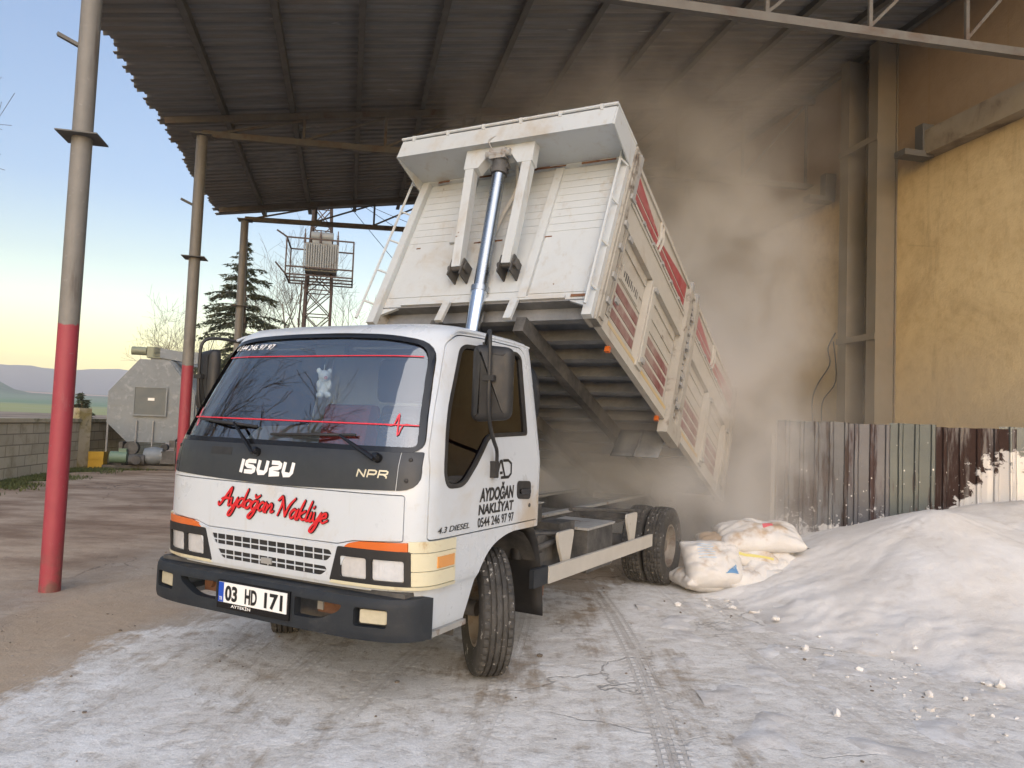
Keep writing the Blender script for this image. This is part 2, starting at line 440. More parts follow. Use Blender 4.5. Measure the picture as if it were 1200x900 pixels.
# ================================================================ SETTING
def ground_mat():
    t = NT('yard_ground')
    P = t.tc.outputs['Object']; x, y, z = t.xyz()
    n1 = t.noise(.55, 8, .62); n2 = t.noise(2.3, 8, .65, dist=.5); n3 = t.noise(9, 8, .7); n4 = t.noise(70, 4, .7)
    nf = t.noise(.16, 5, .6)
    # streaks along the lane the trucks use
    st = t.noise(1.0, 6, .6, t.mapping((3.2, .42, 1), (0, 0, R(28)), src=P))
    st2 = t.noise(1.0, 6, .65, t.mapping((9, .8, 1), (0, 0, R(-8)), src=P))
    # worn concrete under mud and dust
    n5 = t.noise(1.15, 10, .68, dist=.8); n6 = t.noise(5.2, 9, .72, dist=.3)
    c = t.mix(t.ramp(n1, .36, .62), (.36, .285, .205), (.50, .435, .365))
    c = t.mix(t.ramp(n5, .44, .62, 0, .7), c, (.275, .205, .145))
    c = t.mix(t.ramp(n6, .50, .70, 0, .35), c, (.16, .12, .09))
    c = t.mix(t.ramp(st, .52, .74, 0, .4), c, (.52, .475, .42))
    # the dirt lane on the left: brown, streaky
    left = t.ramp(t.math('ADD', x, t.math('MULTIPLY', n1, 1.6)), -2.2, -4.2)
    far = t.ramp(t.math('ADD', y, t.math('MULTIPLY', n1, 2.0)), 6.0, 9.0)
    lane = t.math('MULTIPLY', left, far)
    st3 = t.noise(1.0, 7, .65, t.mapping((.55, 1.1, 1), (0, 0, R(24)), src=P))
    lc = t.mix(t.ramp(st3, .36, .66), (.25, .16, .098), (.52, .395, .285))
    lc = t.mix(t.ramp(n3, .5, .75, 0, .5), lc, (.19, .14, .11))
    c = t.mix(lane, c, lc)
    # tan sand drifted round the posts on the left
    sb = t.math('ABSOLUTE', t.math('ADD', t.math('ADD', x, 3.05), t.math('MULTIPLY', t.math('SUBTRACT', n1, .5), 2.2)))
    sand = t.math('MULTIPLY', t.ramp(sb, .95, .25), t.ramp(y, 9.0, 6.0))
    c = t.mix(t.math('MULTIPLY', sand, .85), c, t.mix(n3, (.40, .295, .195), (.52, .40, .285)))
    # white mineral powder, thicker towards the heap and in the middle of the yard
    hp = t.math('SQRT', t.math('ADD', t.math('POWER', t.math('SUBTRACT', x, 4.4), 2.0), t.math('POWER', t.math('SUBTRACT', y, 6.6), 2.0)))
    near = t.ramp(hp, 3.9, 1.9, 0, .42)
    b1 = t.ramp(x, -3.5, -2.1, -.30, 0.0)
    b2 = t.ramp(y, 6.2, 9.0, 0.0, -.16)
    b3 = t.ramp(y, 5.8, 4.6, 0.0, .05)
    mk = t.math('ADD', t.math('ADD', t.math('MULTIPLY', n5, .62), t.math('MULTIPLY', n6, .36)), t.math('MULTIPLY', st, .26))
    mk = t.math('ADD', mk, t.math('MULTIPLY', t.math('SUBTRACT', st2, .5), .30))
    mk = t.math('ADD', mk, t.math('ADD', near, t.math('ADD', b1, t.math('ADD', b2, b3))))
    mask = t.ramp(mk, .515, .655)
    mask = t.math('MULTIPLY', mask, t.ramp(n3, .25, .55, .45, 1.0))
    # tyre tracks pressed through the powder
    def track(x0, kx, y0, wob, half):
        cx = t.math('ADD', x0, t.math('MULTIPLY', t.math('SUBTRACT', y, y0), kx))
        cx = t.math('ADD', cx, t.math('MULTIPLY', t.math('POWER', t.math('SUBTRACT', y, y0), 2.0), wob))
        d = t.math('ABSOLUTE', t.math('SUBTRACT', x, cx))
        inn = t.ramp(d, half, half * .75)
        rib = t.ramp(t.math('SINE', t.math('MULTIPLY', d, 2 * math.pi / .052)), -.3, .5)
        lug = t.ramp(t.math('SINE', t.math('ADD', t.math('MULTIPLY', y, 2 * math.pi / .065), t.math('MULTIPLY', d, 30))), -.2, .5)
        pat = t.math('MULTIPLY', t.math('MULTIPLY', inn, t.math('MAXIMUM', rib, t.math('MULTIPLY', lug, .7))), t.ramp(n2, .32, .6, .25, 1))
        return pat
    tr = t.math('MULTIPLY', track(.95, .02, 5.5, -.02, .11), .62)
    for a in ((-1.28, .10, 4.8, .03, .12), (.02, .12, 5.0, -.015, .12), (-.75, .22, 4.6, .02, .11), (1.9, -.16, 5.0, .02, .11), (2.2, -.15, 5.0, .02, .11), (-2.1, .3, 4.3, .0, .1)):
        tr = t.math('MAXIMUM', tr, t.math('MULTIPLY', track(*a), .30))
    tr = t.math('MULTIPLY', tr, t.ramp(y, 9.5, 8.0))
    mask = t.math('MULTIPLY', mask, t.math('SUBTRACT', 1.0, t.math('MULTIPLY', tr, .5)))
    pw = t.mix(t.ramp(n2, .3, .7), (.70, .665, .615), (.87, .85, .815))
    c = t.mix(mask, c, pw)
    c = t.mix(t.math('MULTIPLY', tr, .26), c, (.17, .14, .12))
    # cracks and small stones
    dv = t.n.new('ShaderNodeVectorMath'); dv.operation = 'ADD'
    nz = t.n.new('ShaderNodeTexNoise'); nz.inputs['Scale'].default_value = 1.4; nz.inputs['Detail'].default_value = 6; t.lk(P, nz.inputs['Vector'])
    vs_ = t.n.new('ShaderNodeVectorMath'); vs_.operation = 'SCALE'; vs_.inputs['Scale'].default_value = .9
    t.lk(nz.outputs['Color'], vs_.inputs[0]); t.lk(P, dv.inputs[0]); t.lk(vs_.outputs[0], dv.inputs[1])
    ck = t.voro(.62, 'DISTANCE_TO_EDGE', dv.outputs[0])
    crack = t.math('MULTIPLY', t.ramp(ck, .008, .001), t.ramp(nf, .47, .62))
    c = t.mix(t.math('MULTIPLY', crack, .75), c, (.07, .055, .045))
    pb = t.voro(17, 'F1', P)
    pcol = t.voro(17, 'F1', P, 'Color')
    px_, py_, pz_ = t.xyz(pcol)
    stone = t.math('MULTIPLY', t.ramp(pb, .16, .10), t.ramp(px_, .94, .97))
    c = t.mix(t.math('MULTIPLY', stone, .8), c, t.mix(py_, (.05, .042, .036), (.6, .58, .56)))
    c = t.mix(t.ramp(n4, .3, .75, 0, .22), c, (.10, .085, .07), 'MULTIPLY')
    # relief
    h = t.math('ADD', t.math('MULTIPLY', n3, .5), t.math('MULTIPLY', n2, .9))
    h = t.math('ADD', h, t.math('MULTIPLY', n4, .16))
    h = t.math('ADD', h, t.math('MULTIPLY', mask, .25))
    h = t.math('SUBTRACT', h, t.math('MULTIPLY', tr, .5))
    h = t.math('SUBTRACT', h, t.math('MULTIPLY', crack, .8))
    h = t.math('ADD', h, t.math('MULTIPLY', stone, .7))
    t.bump(h, .75, .032)
    # open fields beyond the yard
    d = t.math('SQRT', t.math('ADD', t.math('MULTIPLY', x, x), t.math('MULTIPLY', y, y)))
    fn_ = t.noise(.12, 6, .7, t.mapping((1, .35, 1), src=P))
    fc = t.mix(t.ramp(fn_, .35, .68), (.15, .095, .06), (.36, .275, .20))
    fc = t.mix(t.ramp(d, 500, 620), fc, (.26, .28, .10))
    c = t.mix(t.ramp(d, 31, 40), c, fc)
    return t.fin(c, t.ramp(mask, 0, 1, .72, .9), spec=.25)
g = MB(); S_ = 2200
ring = [0, 40, 400, S_]
g.add([(-S_, -S_, 0), (S_, -S_, 0), (S_, S_, 0), (-S_, S_, 0)], [(0, 1, 2, 3)])
ground = g.build('ground', ground_mat(), smooth=False); tag(ground, kind='structure')

# rising plain and hills to the left, far away
def hills_mat():
    t = NT('hills')
    x, y, z = t.xyz(); d = t.math('SQRT', t.math('ADD', t.math('MULTIPLY', x, x), t.math('MULTIPLY', y, y)))
    n = t.noise(.004, 6, .6, t.mapping((1, .3, 1))); n2 = t.noise(.02, 5, .6)
    dd = t.math('ADD', d, t.math('MULTIPLY', n, 260))
    c = t.mix(t.ramp(n2, .4, .6), (.17, .11, .075), (.36, .28, .20))
    c = t.mix(t.ramp(dd, 360, 430), c, (.28, .29, .11))
    c = t.mix(t.ramp(dd, 620, 740), c, (.14, .22, .13))
    c = t.mix(t.ramp(dd, 900, 1150), c, (.16, .21, .15))
    c = t.mix(t.ramp(dd, 1500, 1800), c, (.10, .135, .11))
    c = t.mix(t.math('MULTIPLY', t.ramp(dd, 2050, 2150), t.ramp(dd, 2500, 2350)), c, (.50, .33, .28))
    c = t.mix(t.ramp(dd, 2450, 2650), c, (.25, .225, .25))  # pale lilac puts part of the distance haze into the ridge colour
    c = t.mix(t.ramp(n2, .45, .75, 0, .35), c, (.34, .30, .29))
    return t.fin(c, .95)
def hill_z(az, d):
    q = [(240, -.3), (400, 1.5), (700, 6), (1100, 13), (1600, 24), (2100, 36), (2600, 50), (3100, 84), (3700, 140), (4400, 205), (5200, 235), (6200, 120)]
    for i in range(len(q) - 1):
        if d <= q[i + 1][0]:
            f = (d - q[i][0]) / (q[i + 1][0] - q[i][0]); zz = q[i][1] + f * (q[i + 1][1] - q[i][1]); break
    else: zz = q[-1][1]
    k = max(0, (d - 2600) / 2600)
    a = math.degrees(az)
    prof = 1 - .14 * max(0, (-31.3 - a) / 4) + .02 * math.sin(a * 1.3)
    zz *= (1 + k * (prof - 1))
    zz += k * 30 * noise.noise((a * .25, d * .0009, 3)) + k * 10 * noise.noise((a * 1.1, d * .003, 8))
    if 1500 < d < 2300: zz += 26 * math.exp(-((a + 34.6) / 1.1) ** 2 - ((d - 1900) / 250) ** 2)
    return zz
hm = MB()
ds = [240, 320, 400, 550, 700, 900, 1100, 1350, 1600, 1750, 1900, 2050, 2200, 2400, 2600, 2850, 3100, 3400, 3700, 4000, 4300, 4600, 4900, 5200, 5600, 6200]
def hp_(i, j):
    az = R(-80 + 125 * i); k = j * (len(ds) - 1); a = int(min(len(ds) - 2, k)); d = ds[a] + (ds[a + 1] - ds[a]) * (k - a)
    return (d * math.sin(az), d * math.cos(az), hill_z(az, d))
hm.grid(hp_, 150, len(ds) - 1)
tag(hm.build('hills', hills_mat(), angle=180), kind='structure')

# grass strip along the yard wall
gr_m = pbr('grass_blades', (.085, .10, .035), .85, var=.45, scale=3)
gm = MB(); rnd = random.Random(3)
def wallpt(s):                               # foot of the yard wall
    pts = [(-9.6, 9.0), (-10.62, 15.9), (-11.55, 20.4), (-11.8, 22.5), (-12.2, 26.5)]
    L = [0]
    for i in range(4): L.append(L[-1] + (Vector(pts[i + 1]) - Vector(pts[i])).length)
    s *= L[-1]
    for i in range(4):
        if s <= L[i + 1]:
            f = (s - L[i]) / (L[i + 1] - L[i]); a = Vector(pts[i]); b = Vector(pts[i + 1]); d = (b - a).normalized()
            return a + (b - a) * f, Vector((d.y, -d.x))
for i in range(20000):
    p, nrm = wallpt(rnd.random()); wd = 1.15 if p.y < 20 else 2.6
    o_ = abs(rnd.gauss(0, .5)) * wd * .8 + .05
    if o_ > wd * 1.25: continue
    q = p + nrm * o_
    if noise.noise((q.x * .9, q.y * .9, 0)) < -.25: continue
    a = rnd.random() * 6.28; h_ = rnd.uniform(.03, .09); ww = rnd.uniform(.008, .022)
    dx, dy = math.cos(a) * ww, math.sin(a) * ww; lx, ly = rnd.uniform(-.05, .05), rnd.uniform(-.05, .05)
    gm.add([(q.x - dx, q.y - dy, 0), (q.x + dx, q.y + dy, 0), (q.x + lx, q.y + ly, h_)], [(0, 1, 2)])
tag(gm.build('grass', gr_m, smooth=False, fix=False), kind='stuff')

# ---------------------------------------------------------------- yard wall of concrete blocks
def block_mat():
    t = NT('concrete_blocks')
    x, y, z = t.xyz(); v = t.comb(x, z, 0)
    b = t.n.new('ShaderNodeTexBrick'); t.lk(v, b.inputs['Vector'])
    b.inputs['Scale'].default_value = 1.0; b.inputs['Brick Width'].default_value = .62; b.inputs['Row Height'].default_value = .245
    b.inputs['Mortar Size'].default_value = .012; b.inputs['Mortar Smooth'].default_value = .3
    b.inputs['Color1'].default_value = (.50, .44, .33, 1); b.inputs['Color2'].default_value = (.41, .36, .27, 1)
    b.inputs['Mortar'].default_value = (.20, .17, .13, 1)
    c = t.mix(t.ramp(t.noise(2.0, 7, .65), .45, .75), b.outputs['Color'], (.30, .255, .17))
    c = t.mix(t.ramp(t.noise(1.0, 6, .7, t.mapping((7, 1, .5))), .55, .72, 0, .7), c, (.33, .27, .13))
    t.bump(t.math('SUBTRACT', t.math('MULTIPLY', t.noise(30, 5), .3), b.outputs['Fac']), .6, .02)
    return t.fin(c, .9)
BM = block_mat()
cop_m = pbr('wall_coping', (.46, .39, .275), .9, var=.2, scale=3, bump=.3, dirt=((.15, .14, .07), 2, .5, .7))
def yard_wall(a, b, label):
    a = Vector((a[0], a[1], 0)); b = Vector((b[0], b[1], 0)); L = (b - a).length
    t = thing('yard_wall', label, 'wall', a, math.atan2(b.y - a.y, b.x - a.x), 'block walls round the yard')
    q = MB(); q.box((0, 0, -.1), (L, .2, 1.24)); q.build('block_face', BM, t, smooth=False)
    q = MB(); q.box((0, -.04, 1.242), (L, .24, 1.335)); q.build('coping', cop_m, t, smooth=False)
    return t
yard_wall((-9.4, 7.5), (-11.50, 20.25), 'concrete block yard wall with a coping, left of the mossy pier')
yard_wall((-11.60, 20.66), (-12.25, 27.0), 'concrete block yard wall running on behind the galvanised octagonal tank')
t = MB(); t.box((-.19, -.19, -.1), (.19, .19, 1.62))
o = t.build('wall_pier', pbr('mossy_concrete', (.36, .32, .24), .9, var=.25, scale=3, bump=.4, dirt=[((.20, .165, .05), 1.6, .42, .65), ((.12, .10, .06), 4, .55, .7)]), smooth=False, loc=(-11.62, 20.45, 0), rotz=R(70))
tag(o, 'square mossy concrete pier standing taller than the block wall on both sides', 'pier')

# ---------------------------------------------------------------- shed: roof, trusses, posts, walls
V1, V2, V3 = 7.3504, 12.5213, 17.6922
UW = 8.42                                     # inner face of the plaster wall
def roof_z(u): return 6.24 + .158 * (u + 3.2)
def roof_mat():
    t = NT('roof_sheet_underside'); x, y, z = t.xyz()
    s = t.noise(1.0, 6, .7, t.mapping((.55, 16, 1)))
    c = t.mix(t.ramp(s, .3, .75), (.175, .175, .172), (.29, .29, .285))
    c = t.mix(t.ramp(t.noise(1.0, 4, .6, t.mapping((1.2, 22, 1))), .66, .74, 0, .75), c, (.60, .60, .58))
    c = t.mix(t.ramp(t.noise(.5, 6, .6), .45, .7, 0, .5), c, (.19, .16, .125))
    return t.fin(c, .7, .15)
shed = thing('canopy_roof', 'large dark corrugated canopy roof on steel trusses above the tipping truck', 'roof', bworld(-2.44, V1), BYAW)
OU, OV = -2.44, V1
def sl(u, v, z): return (u - OU, v - OV, z)
rm = roof_mat()
q = MB(); v = 6.2; prof = []
while v < 18.75:
    prof += [(v, .0), (v + .085, .0), (v + .105, .038), (v + .165, .038), (v + .185, 0)]; v += .21
rr_ = random.Random(5)
for k in range(len(prof) - 1):
    (va, za), (vb, zb) = prof[k], prof[k + 1]
    if k % 5 == 0: ue = -3.2 + rr_.uniform(-.05, .05)
    P = []
    for (vv, zz) in ((va, za), (vb, zb)):
        for uu in (ue, UW + .25): P.append(sl(uu, vv, roof_z(uu) + zz + .06))
    q.add([P[0], P[1], P[3], P[2]] + [(p[0], p[1], p[2] + .006) for p in (P[0], P[1], P[3], P[2])], [(0, 3, 2, 1), (4, 5, 6, 7), (0, 1, 5, 4), (1, 2, 6, 5), (2, 3, 7, 6), (3, 0, 4, 7)])
q.build('roof_sheet', rm, shed, smooth=False)
pm = pbr('roof_steel', (.125, .123, .117), .75, .1, var=.3, scale=3)
for k in range(11):
    u = -2.12 + 1.04 * k
    q = MB(); z0 = roof_z(u) - .06
    q.box((-.03, 0, 0), (.03, 12.5, .11)); q.box((-.055, 0, -.006), (.03, 12.5, -.0005))
    o = q.build('purlin', pm, shed, smooth=False); o.location = sl(u, 6.22, z0)
ch_m = pbr('truss_steel', (.135, .127, .115), .7, .1, var=.25, scale=4, dirt=((.11, .08, .06), 3, .5, .7))
def truss(v, deep):
    t = part('truss', shed, sl(-2.44, v, 0))
    def L(u, z): return (u + 2.44, 0, z)
    q = MB(); q.beam(L(-2.44, 6.0), L(UW - .05, 6.30), .09, .10); q.build('bottom_chord', ch_m, t, smooth=False)
    q = MB(); q.beam(L(-3.0, roof_z(-3.0) - .13), L(UW - .05, roof_z(UW) - .13), .09, .10); q.build('top_chord', ch_m, t, smooth=False)
    N = 8; us = [-2.2 + (UW + 2.0) * k / N for k in range(N + 1)]
    for k in range(1, N + 1):
        zb = 6.0 + .03 * (us[k] + 2.44); zt = roof_z(us[k]) - .18
        q = MB(); q.beam(L(us[k], zb + .05), L(us[k], zt), .035, .045); q.build('strut', ch_m, t, smooth=False)
        zb2 = 6.0 + .03 * (us[k - 1] + 2.44)
        q = MB(); q.beam((us[k - 1] + 2.44, .035, zb2 + .05), (us[k] + 2.44, .035, zt), .028, .035); q.build('diagonal', ch_m, t, smooth=False)
    for uu in (1.35, 3.3):
        q = MB(); zz = 6.0 + .03 * (uu + 2.44); q.box((uu + 2.3, -.06, zz - .02), (uu + 2.75, -.048, zz + .20)); q.build('gusset_plate', ch_m, t, smooth=False) if v > 8 else None
for v in (V1, V2, V3): truss(v, 0)

def post_mat():
    t = NT('painted_post'); x, y, z = t.xyz()
    edge = t.math('ADD', z, t.math('MULTIPLY', t.math('SUBTRACT', t.noise(16, 5, .7), .5), .10))
    g_ = t.mix(t.noise(5, 6, .65), (.135, .13, .12), (.225, .215, .20))
    g_ = t.mix(t.ramp(t.noise(18, 6, .7), .60, .68, 0, .6), g_, (.28, .27, .26))
    g_ = t.mix(t.ramp(t.noise(1, 5, .6, t.mapping((14, 14, 1.2))), .55, .70, 0, .8), g_, (.10, .085, .075))
    r_ = t.mix(t.noise(4, 6, .65), (.245, .028, .044), (.36, .054, .075))
    r_ = t.mix(t.ramp(t.noise(1, 6, .7, t.mapping((12, 12, 2))), .56, .75, 0, .65), r_, (.36, .15, .15))
    r_ = t.mix(t.ramp(t.noise(24, 5, .7), .64, .68, 0, .8), r_, (.20, .17, .16))
    r_ = t.mix(t.math('MULTIPLY', t.ramp(z, .55, .05), t.ramp(t.noise(7, 6), .4, .65)), r_, (.15, .07, .06))
    c = t.mix(t.ramp(edge, 2.325, 2.335), r_, g_)
    t.bump(t.noise(20, 4), .15, .01)
    return t.fin(c, .55)
PM = post_mat()
M['settled_dirt'] = pbr('settled_dirt', (.40, .31, .22), .95, var=.2, scale=8, bump=.6, bscale=30)
def post(v, label, stub):
    t = thing('steel_post', label, 'post', bworld(-2.44, v), BYAW, 'round steel posts of the canopy')
    q = MB(); q.tube([(0, 0, -.05), (0, 0, 2.33), (0, 0, 6.0)], .085, 24); q.build('shaft', PM, t)
    q = MB(); q.cbox((0, 0, 4.02), (.34, .34, .012)); q.build('collar_plate', pm, t, smooth=False)
    q = MB(); q.cbox((0, 0, 5.97), (.3, .3, .02)); q.build('cap_plate', pm, t, smooth=False)
    if stub:
        q = MB(); q.beam((-.08, 0, 4.86), (-.25, -.03, 4.93), .05, .03); q.build('bracket_stub', pm, t, smooth=False)
    return t
post(V1, 'nearest round steel post, red below and grey above, standing clear on the left', True)
post(V2, 'middle round steel post, red foot half hidden behind the truck cab', True)
post(V3, 'farthest round steel post, standing in front of the conifer', False)

def plaster_mat():
    t = NT('ochre_plaster'); x, y, z = t.xyz()
    n = t.noise(.8, 8, .65, dist=.6); n2 = t.noise(5, 8, .7)
    c = t.mix(t.ramp(n, .3, .72), (.61, .455, .235), (.71, .545, .295))
    c = t.mix(t.ramp(n2, .42, .75, 0, .55), c, (.44, .30, .145))
    c = t.mix(t.ramp(t.noise(1.0, 7, .7, t.mapping((1, 2.2, .35))), .55, .78, 0, .6), c, (.22, .15, .085))
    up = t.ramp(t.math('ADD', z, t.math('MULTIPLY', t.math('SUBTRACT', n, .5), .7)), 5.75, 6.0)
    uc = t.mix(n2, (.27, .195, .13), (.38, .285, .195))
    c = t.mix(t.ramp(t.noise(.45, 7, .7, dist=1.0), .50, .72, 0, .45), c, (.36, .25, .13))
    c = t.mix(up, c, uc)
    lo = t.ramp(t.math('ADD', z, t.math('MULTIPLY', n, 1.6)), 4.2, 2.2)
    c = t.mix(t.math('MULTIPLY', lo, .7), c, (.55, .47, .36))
    ck = t.ramp(t.voro(.55, 'DISTANCE_TO_EDGE', t.mapping((1, 1, .7), src=t.tc.outputs['Object'])), .006, .001)
    c = t.mix(t.math('MULTIPLY', ck, t.ramp(t.noise(.9, 3), .55, .65, 0, .25)), c, (.30, .21, .11))
    dr = t.ramp(t.noise(1.0, 6, .7, t.mapping((1, 9, .22))), .57, .70, 0, .5)
    c = t.mix(t.math('MULTIPLY', dr, t.ramp(z, 3.2, 5.6)), c, (.30, .20, .10))
    t.bump(t.math('ADD', n2, t.math('MULTIPLY', t.noise(30, 4), .4)), .35, .03)
    return t.fin(c, .9)
PLM = plaster_mat()
led_m = pbr('dusty_concrete', (.30, .25, .18), .9, var=.25, scale=2.5, bump=.4, dirt=((.15, .11, .075), 2, .45, .7))
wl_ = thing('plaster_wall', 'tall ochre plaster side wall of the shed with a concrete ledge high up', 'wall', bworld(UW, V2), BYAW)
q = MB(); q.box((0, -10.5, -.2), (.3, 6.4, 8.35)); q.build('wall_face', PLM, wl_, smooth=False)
for (a, b) in ((-10.4, -2.95), (-.62, 6.0)):
    q = MB(); q.box((-.22, a, 5.86), (-.002, b, 6.22)); q.build('ledge', led_m, wl_, smooth=False)
    e = b if a < -5 else a
    q = MB(); q.cbox((-.33, e, 5.86), (.5, .22, .09)); q.cbox((-.15, e, 6.12), (.2, .16, .42)); q.build('bracket', pm, wl_, smooth=False)
q = MB(); q.box((-5.6, 0, -.2), (0, .3, 8.3))
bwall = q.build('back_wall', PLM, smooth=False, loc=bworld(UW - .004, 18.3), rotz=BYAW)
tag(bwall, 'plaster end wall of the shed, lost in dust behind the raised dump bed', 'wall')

col_m = pbr('column_steel', (.225, .20, .16), .75, .1, var=.15, scale=2, dirt=((.25, .20, .145), 1.5, .5, .8))
ct = thing('twin_column', 'pair of tall steel columns tied by batten plates against the ochre wall', 'column', bworld(8.2, 10.8), BYAW)
for vv in (10.31, 11.02):
    q = MB(); u0, u1 = 8.04 - 8.2, 8.415 - 8.2; a = vv - 10.8
    q.box((u0, a, -.1), (u0 + .022, a + .22, 8.0)); q.box((u1 - .022, a, -.1), (u1, a + .22, 8.0)); q.box((u0 + .022, a + .03, -.1), (u1 - .022, a + .052, 8.0))
    q.build('shaft', col_m, ct, smooth=False)
for zz in (1.0, 3.22, 6.42):
    q = MB(); q.box((8.02 - 8.2, -.50, zz - .05), (8.037 - 8.2, .46, zz + .05)); q.build('batten_plate', col_m, ct, smooth=False)

# loose cable on the wall
q = MB()
P = [(8.36, 11.75, 3.45), (8.36, 11.95, 3.2), (8.36, 11.9, 2.9), (8.36, 12.25, 2.55), (8.36, 12.4, 2.2), (8.36, 12.3, 1.5)]
q.tube(catmull([bworld(*p) for p in P], 5), .012, 5)
P = [(8.36, 11.8, 3.3), (8.36, 11.72, 2.6), (8.36, 12.1, 2.2), (8.36, 12.05, 1.4)]
q.tube(catmull([bworld(*p) for p in P], 5), .010, 5)
tag(q.build('loose_cable', M['black'], origin=bworld(8.36, 12, 1.4), loc=bworld(8.36, 12, 1.4)), 'thin loose cables dangling on the wall left of the twin columns', 'cable')
# ================================================================ TRUCK
truck = thing('dump_truck', 'white cab-over dump truck tipping its raised white and red bed', 'dump truck', (TX, TY, 0), T_ROT)
def interp(tab, z):
    if z <= tab[0][0]: return tab[0][1]
    for (a, va), (b, vb) in zip(tab, tab[1:]):
        if z <= b:
            f = (z - a) / (b - a); return va + (vb - va) * f
    return tab[-1][1]
HW = [(.45, .975), (.55, .985), (.68, .99), (.72, 1.003), (1.0, 1.003), (1.35, .997), (1.42, .987), (1.6, .957), (2.05, .878), (2.13, .862), (2.165, .835), (2.19, .77), (2.207, .62), (2.214, .38)]
XF = [(.45, 1.035), (.70, 1.062), (.95, 1.082), (1.2, 1.086), (1.36, 1.072), (1.42, 1.056), (1.6, .992), (1.8, .908), (2.0, .815), (2.09, .765), (2.13, .722), (2.165, .655), (2.19, .54), (2.207, .36), (2.214, .16)]
AF = [(.45, .34), (1.2, .34), (1.5, .40), (2.07, .55), (2.165, .50), (2.19, .42), (2.214, .3)]
XB = [(.45, -.40), (1.0, -.43), (2.05, -.475), (2.13, -.475), (2.165, -.455), (2.19, -.39), (2.207, -.27), (2.214, -.1)]
def Fx(y, z):
    hw = interp(HW, z); a = interp(AF, z); t_ = min(.9999, abs(y) / hw)
    return interp(XF, z) - a + a * (1 - t_ ** 4) ** .25
def Sy(z): return interp(HW, z)
def resample(P, n):
    L = [0]
    for a, b in zip(P, P[1:]): L.append(L[-1] + math.dist(a, b))
    out = []; k = 0
    for i in range(n + 1):
        s = L[-1] * i / n
        while k < len(L) - 2 and L[k + 1] < s: k += 1
        f = (s - L[k]) / max(1e-9, L[k + 1] - L[k]); out.append((P[k][0] + (P[k + 1][0] - P[k][0]) * f, P[k][1] + (P[k + 1][1] - P[k][1]) * f))
    return out
def cab_ring(z, off):
    hw, xf, a, xb = interp(HW, z) + off, interp(XF, z) + off, interp(AF, z), interp(XB, z) - off
    xs = xf - a
    front = []
    for k in range(241):
        th = math.pi / 2 - math.pi * k / 240; s_, c_ = math.sin(th), math.cos(th)
        front.append((xs + a * abs(c_) ** .5, hw * math.copysign(abs(s_) ** .5, s_)))
    rb = .05
    left = resample([(xb + rb, hw), (xs, hw)], 12)
    fr = resample(front, 56)
    right = resample([(xs, -hw), (xb + rb, -hw)], 12)
    back = [(xb + rb * (1 - math.sin(math.pi / 2 * k / 3)), -hw + rb * (1 - math.cos(math.pi / 2 * k / 3))) for k in range(1, 4)]
    back += [(xb, -hw * .5), (xb, 0), (xb, hw * .5)]
    back += [(xb + rb * (1 - math.cos(math.pi / 2 * k / 3)), hw - rb + rb * math.sin(math.pi / 2 * k / 3)) for k in range(0, 3)]
    return left[:-1] + fr[:-1] + right + back
ZL = [.47, .52, .58, .64, .68, .70, .72, .78, .85, .92, .98, 1.05, 1.13, 1.2, 1.28, 1.35, 1.385, 1.42, 1.48, 1.54, 1.6, 1.68, 1.76, 1.84, 1.92, 2.0, 2.05, 2.09, 2.115, 2.13, 2.148, 2.165, 2.178, 2.19, 2.20, 2.207, 2.214]
def cab_loft(off, zs, zshift=0.0):
    b = MB(); rings = []
    for z in zs:
        zz = z + (zshift if z > 2.1 else 0); r = cab_ring(z, off); rings.append([len(b.v) + i for i in range(len(r))]); b.v += [(x, y, zz) for x, y in r]
    n = len(rings[0])
    for A_, B_ in zip(rings, rings[1:]):
        for i in range(n): b.f.append((A_[i], A_[(i + 1) % n], B_[(i + 1) % n], B_[i]))
    b.f.append(tuple(reversed(rings[0]))); b.f.append(tuple(rings[-1]))
    me = b.mesh('loft'); finish(me, True); return me
def pris_y(poly, y0, y1):                    # polygon in (x, z), extruded along y
    me = MB().prism(poly, lambda a, b: (a, y0, b), lambda a, b: (a, y1, b)).mesh('cut'); finish(me, False); return me
def pris_x(poly, x0, x1):                    # polygon in (y, z), extruded along x
    me = MB().prism(poly, lambda a, b: (x0, a, b), lambda a, b: (x1, a, b)).mesh('cut'); finish(me, False); return me
def skin(off, thick): return boolean(cab_loft(off, ZL, off), cab_loft(off - thick, [.44] + ZL[1:-4] , off - thick), 'DIFFERENCE')
WS = rpoly([(-.925, 1.435), (.925, 1.435), (.80, 2.045), (.55, 2.085), (.2, 2.10), (-.2, 2.10), (-.55, 2.085), (-.80, 2.045)], [.06, .06, .10, .1, .1, .1, .1, .10])
WIN = rpoly([(.78, 1.232), (.60, 1.232), (.27, 1.515), (-.245, 1.532), (-.295, 2.06), (-.24, 2.088), (.44, 2.065), (.50, 2.035), (.735, 1.62), (.815, 1.33)], [.07, .07, .05, .03, .05, .03, .05, .08, .2, .1])
DOOR = rpoly([(.925, .962), (.925, 1.2), (.905, 1.42), (.82, 1.62), (.60, 2.055), (.50, 2.118), (.2, 2.128), (-.30, 2.125), (-.36, 2.08), (-.385, 1.45), (-.375, .962)], [.02, .1, .05, .1, .04, .04, .1, .05, .05, .1, .02])
ARCH = rpoly([(-.70, .2), (-.70, .915), (.04, .918), (.27, .852), (.415, .71), (.515, .49), (.56, .2)], [0, .02, .12, .12, .12, .03, 0])
REARW = rpoly([(-.43, 1.74), (.43, 1.74), (.43, 2.06), (-.43, 2.06)], .06)
shell = boolean(cab_loft(0, ZL), cab_loft(-.035, [1.02] + [z for z in ZL if 1.05 <= z <= 2.19], -.03), 'DIFFERENCE')
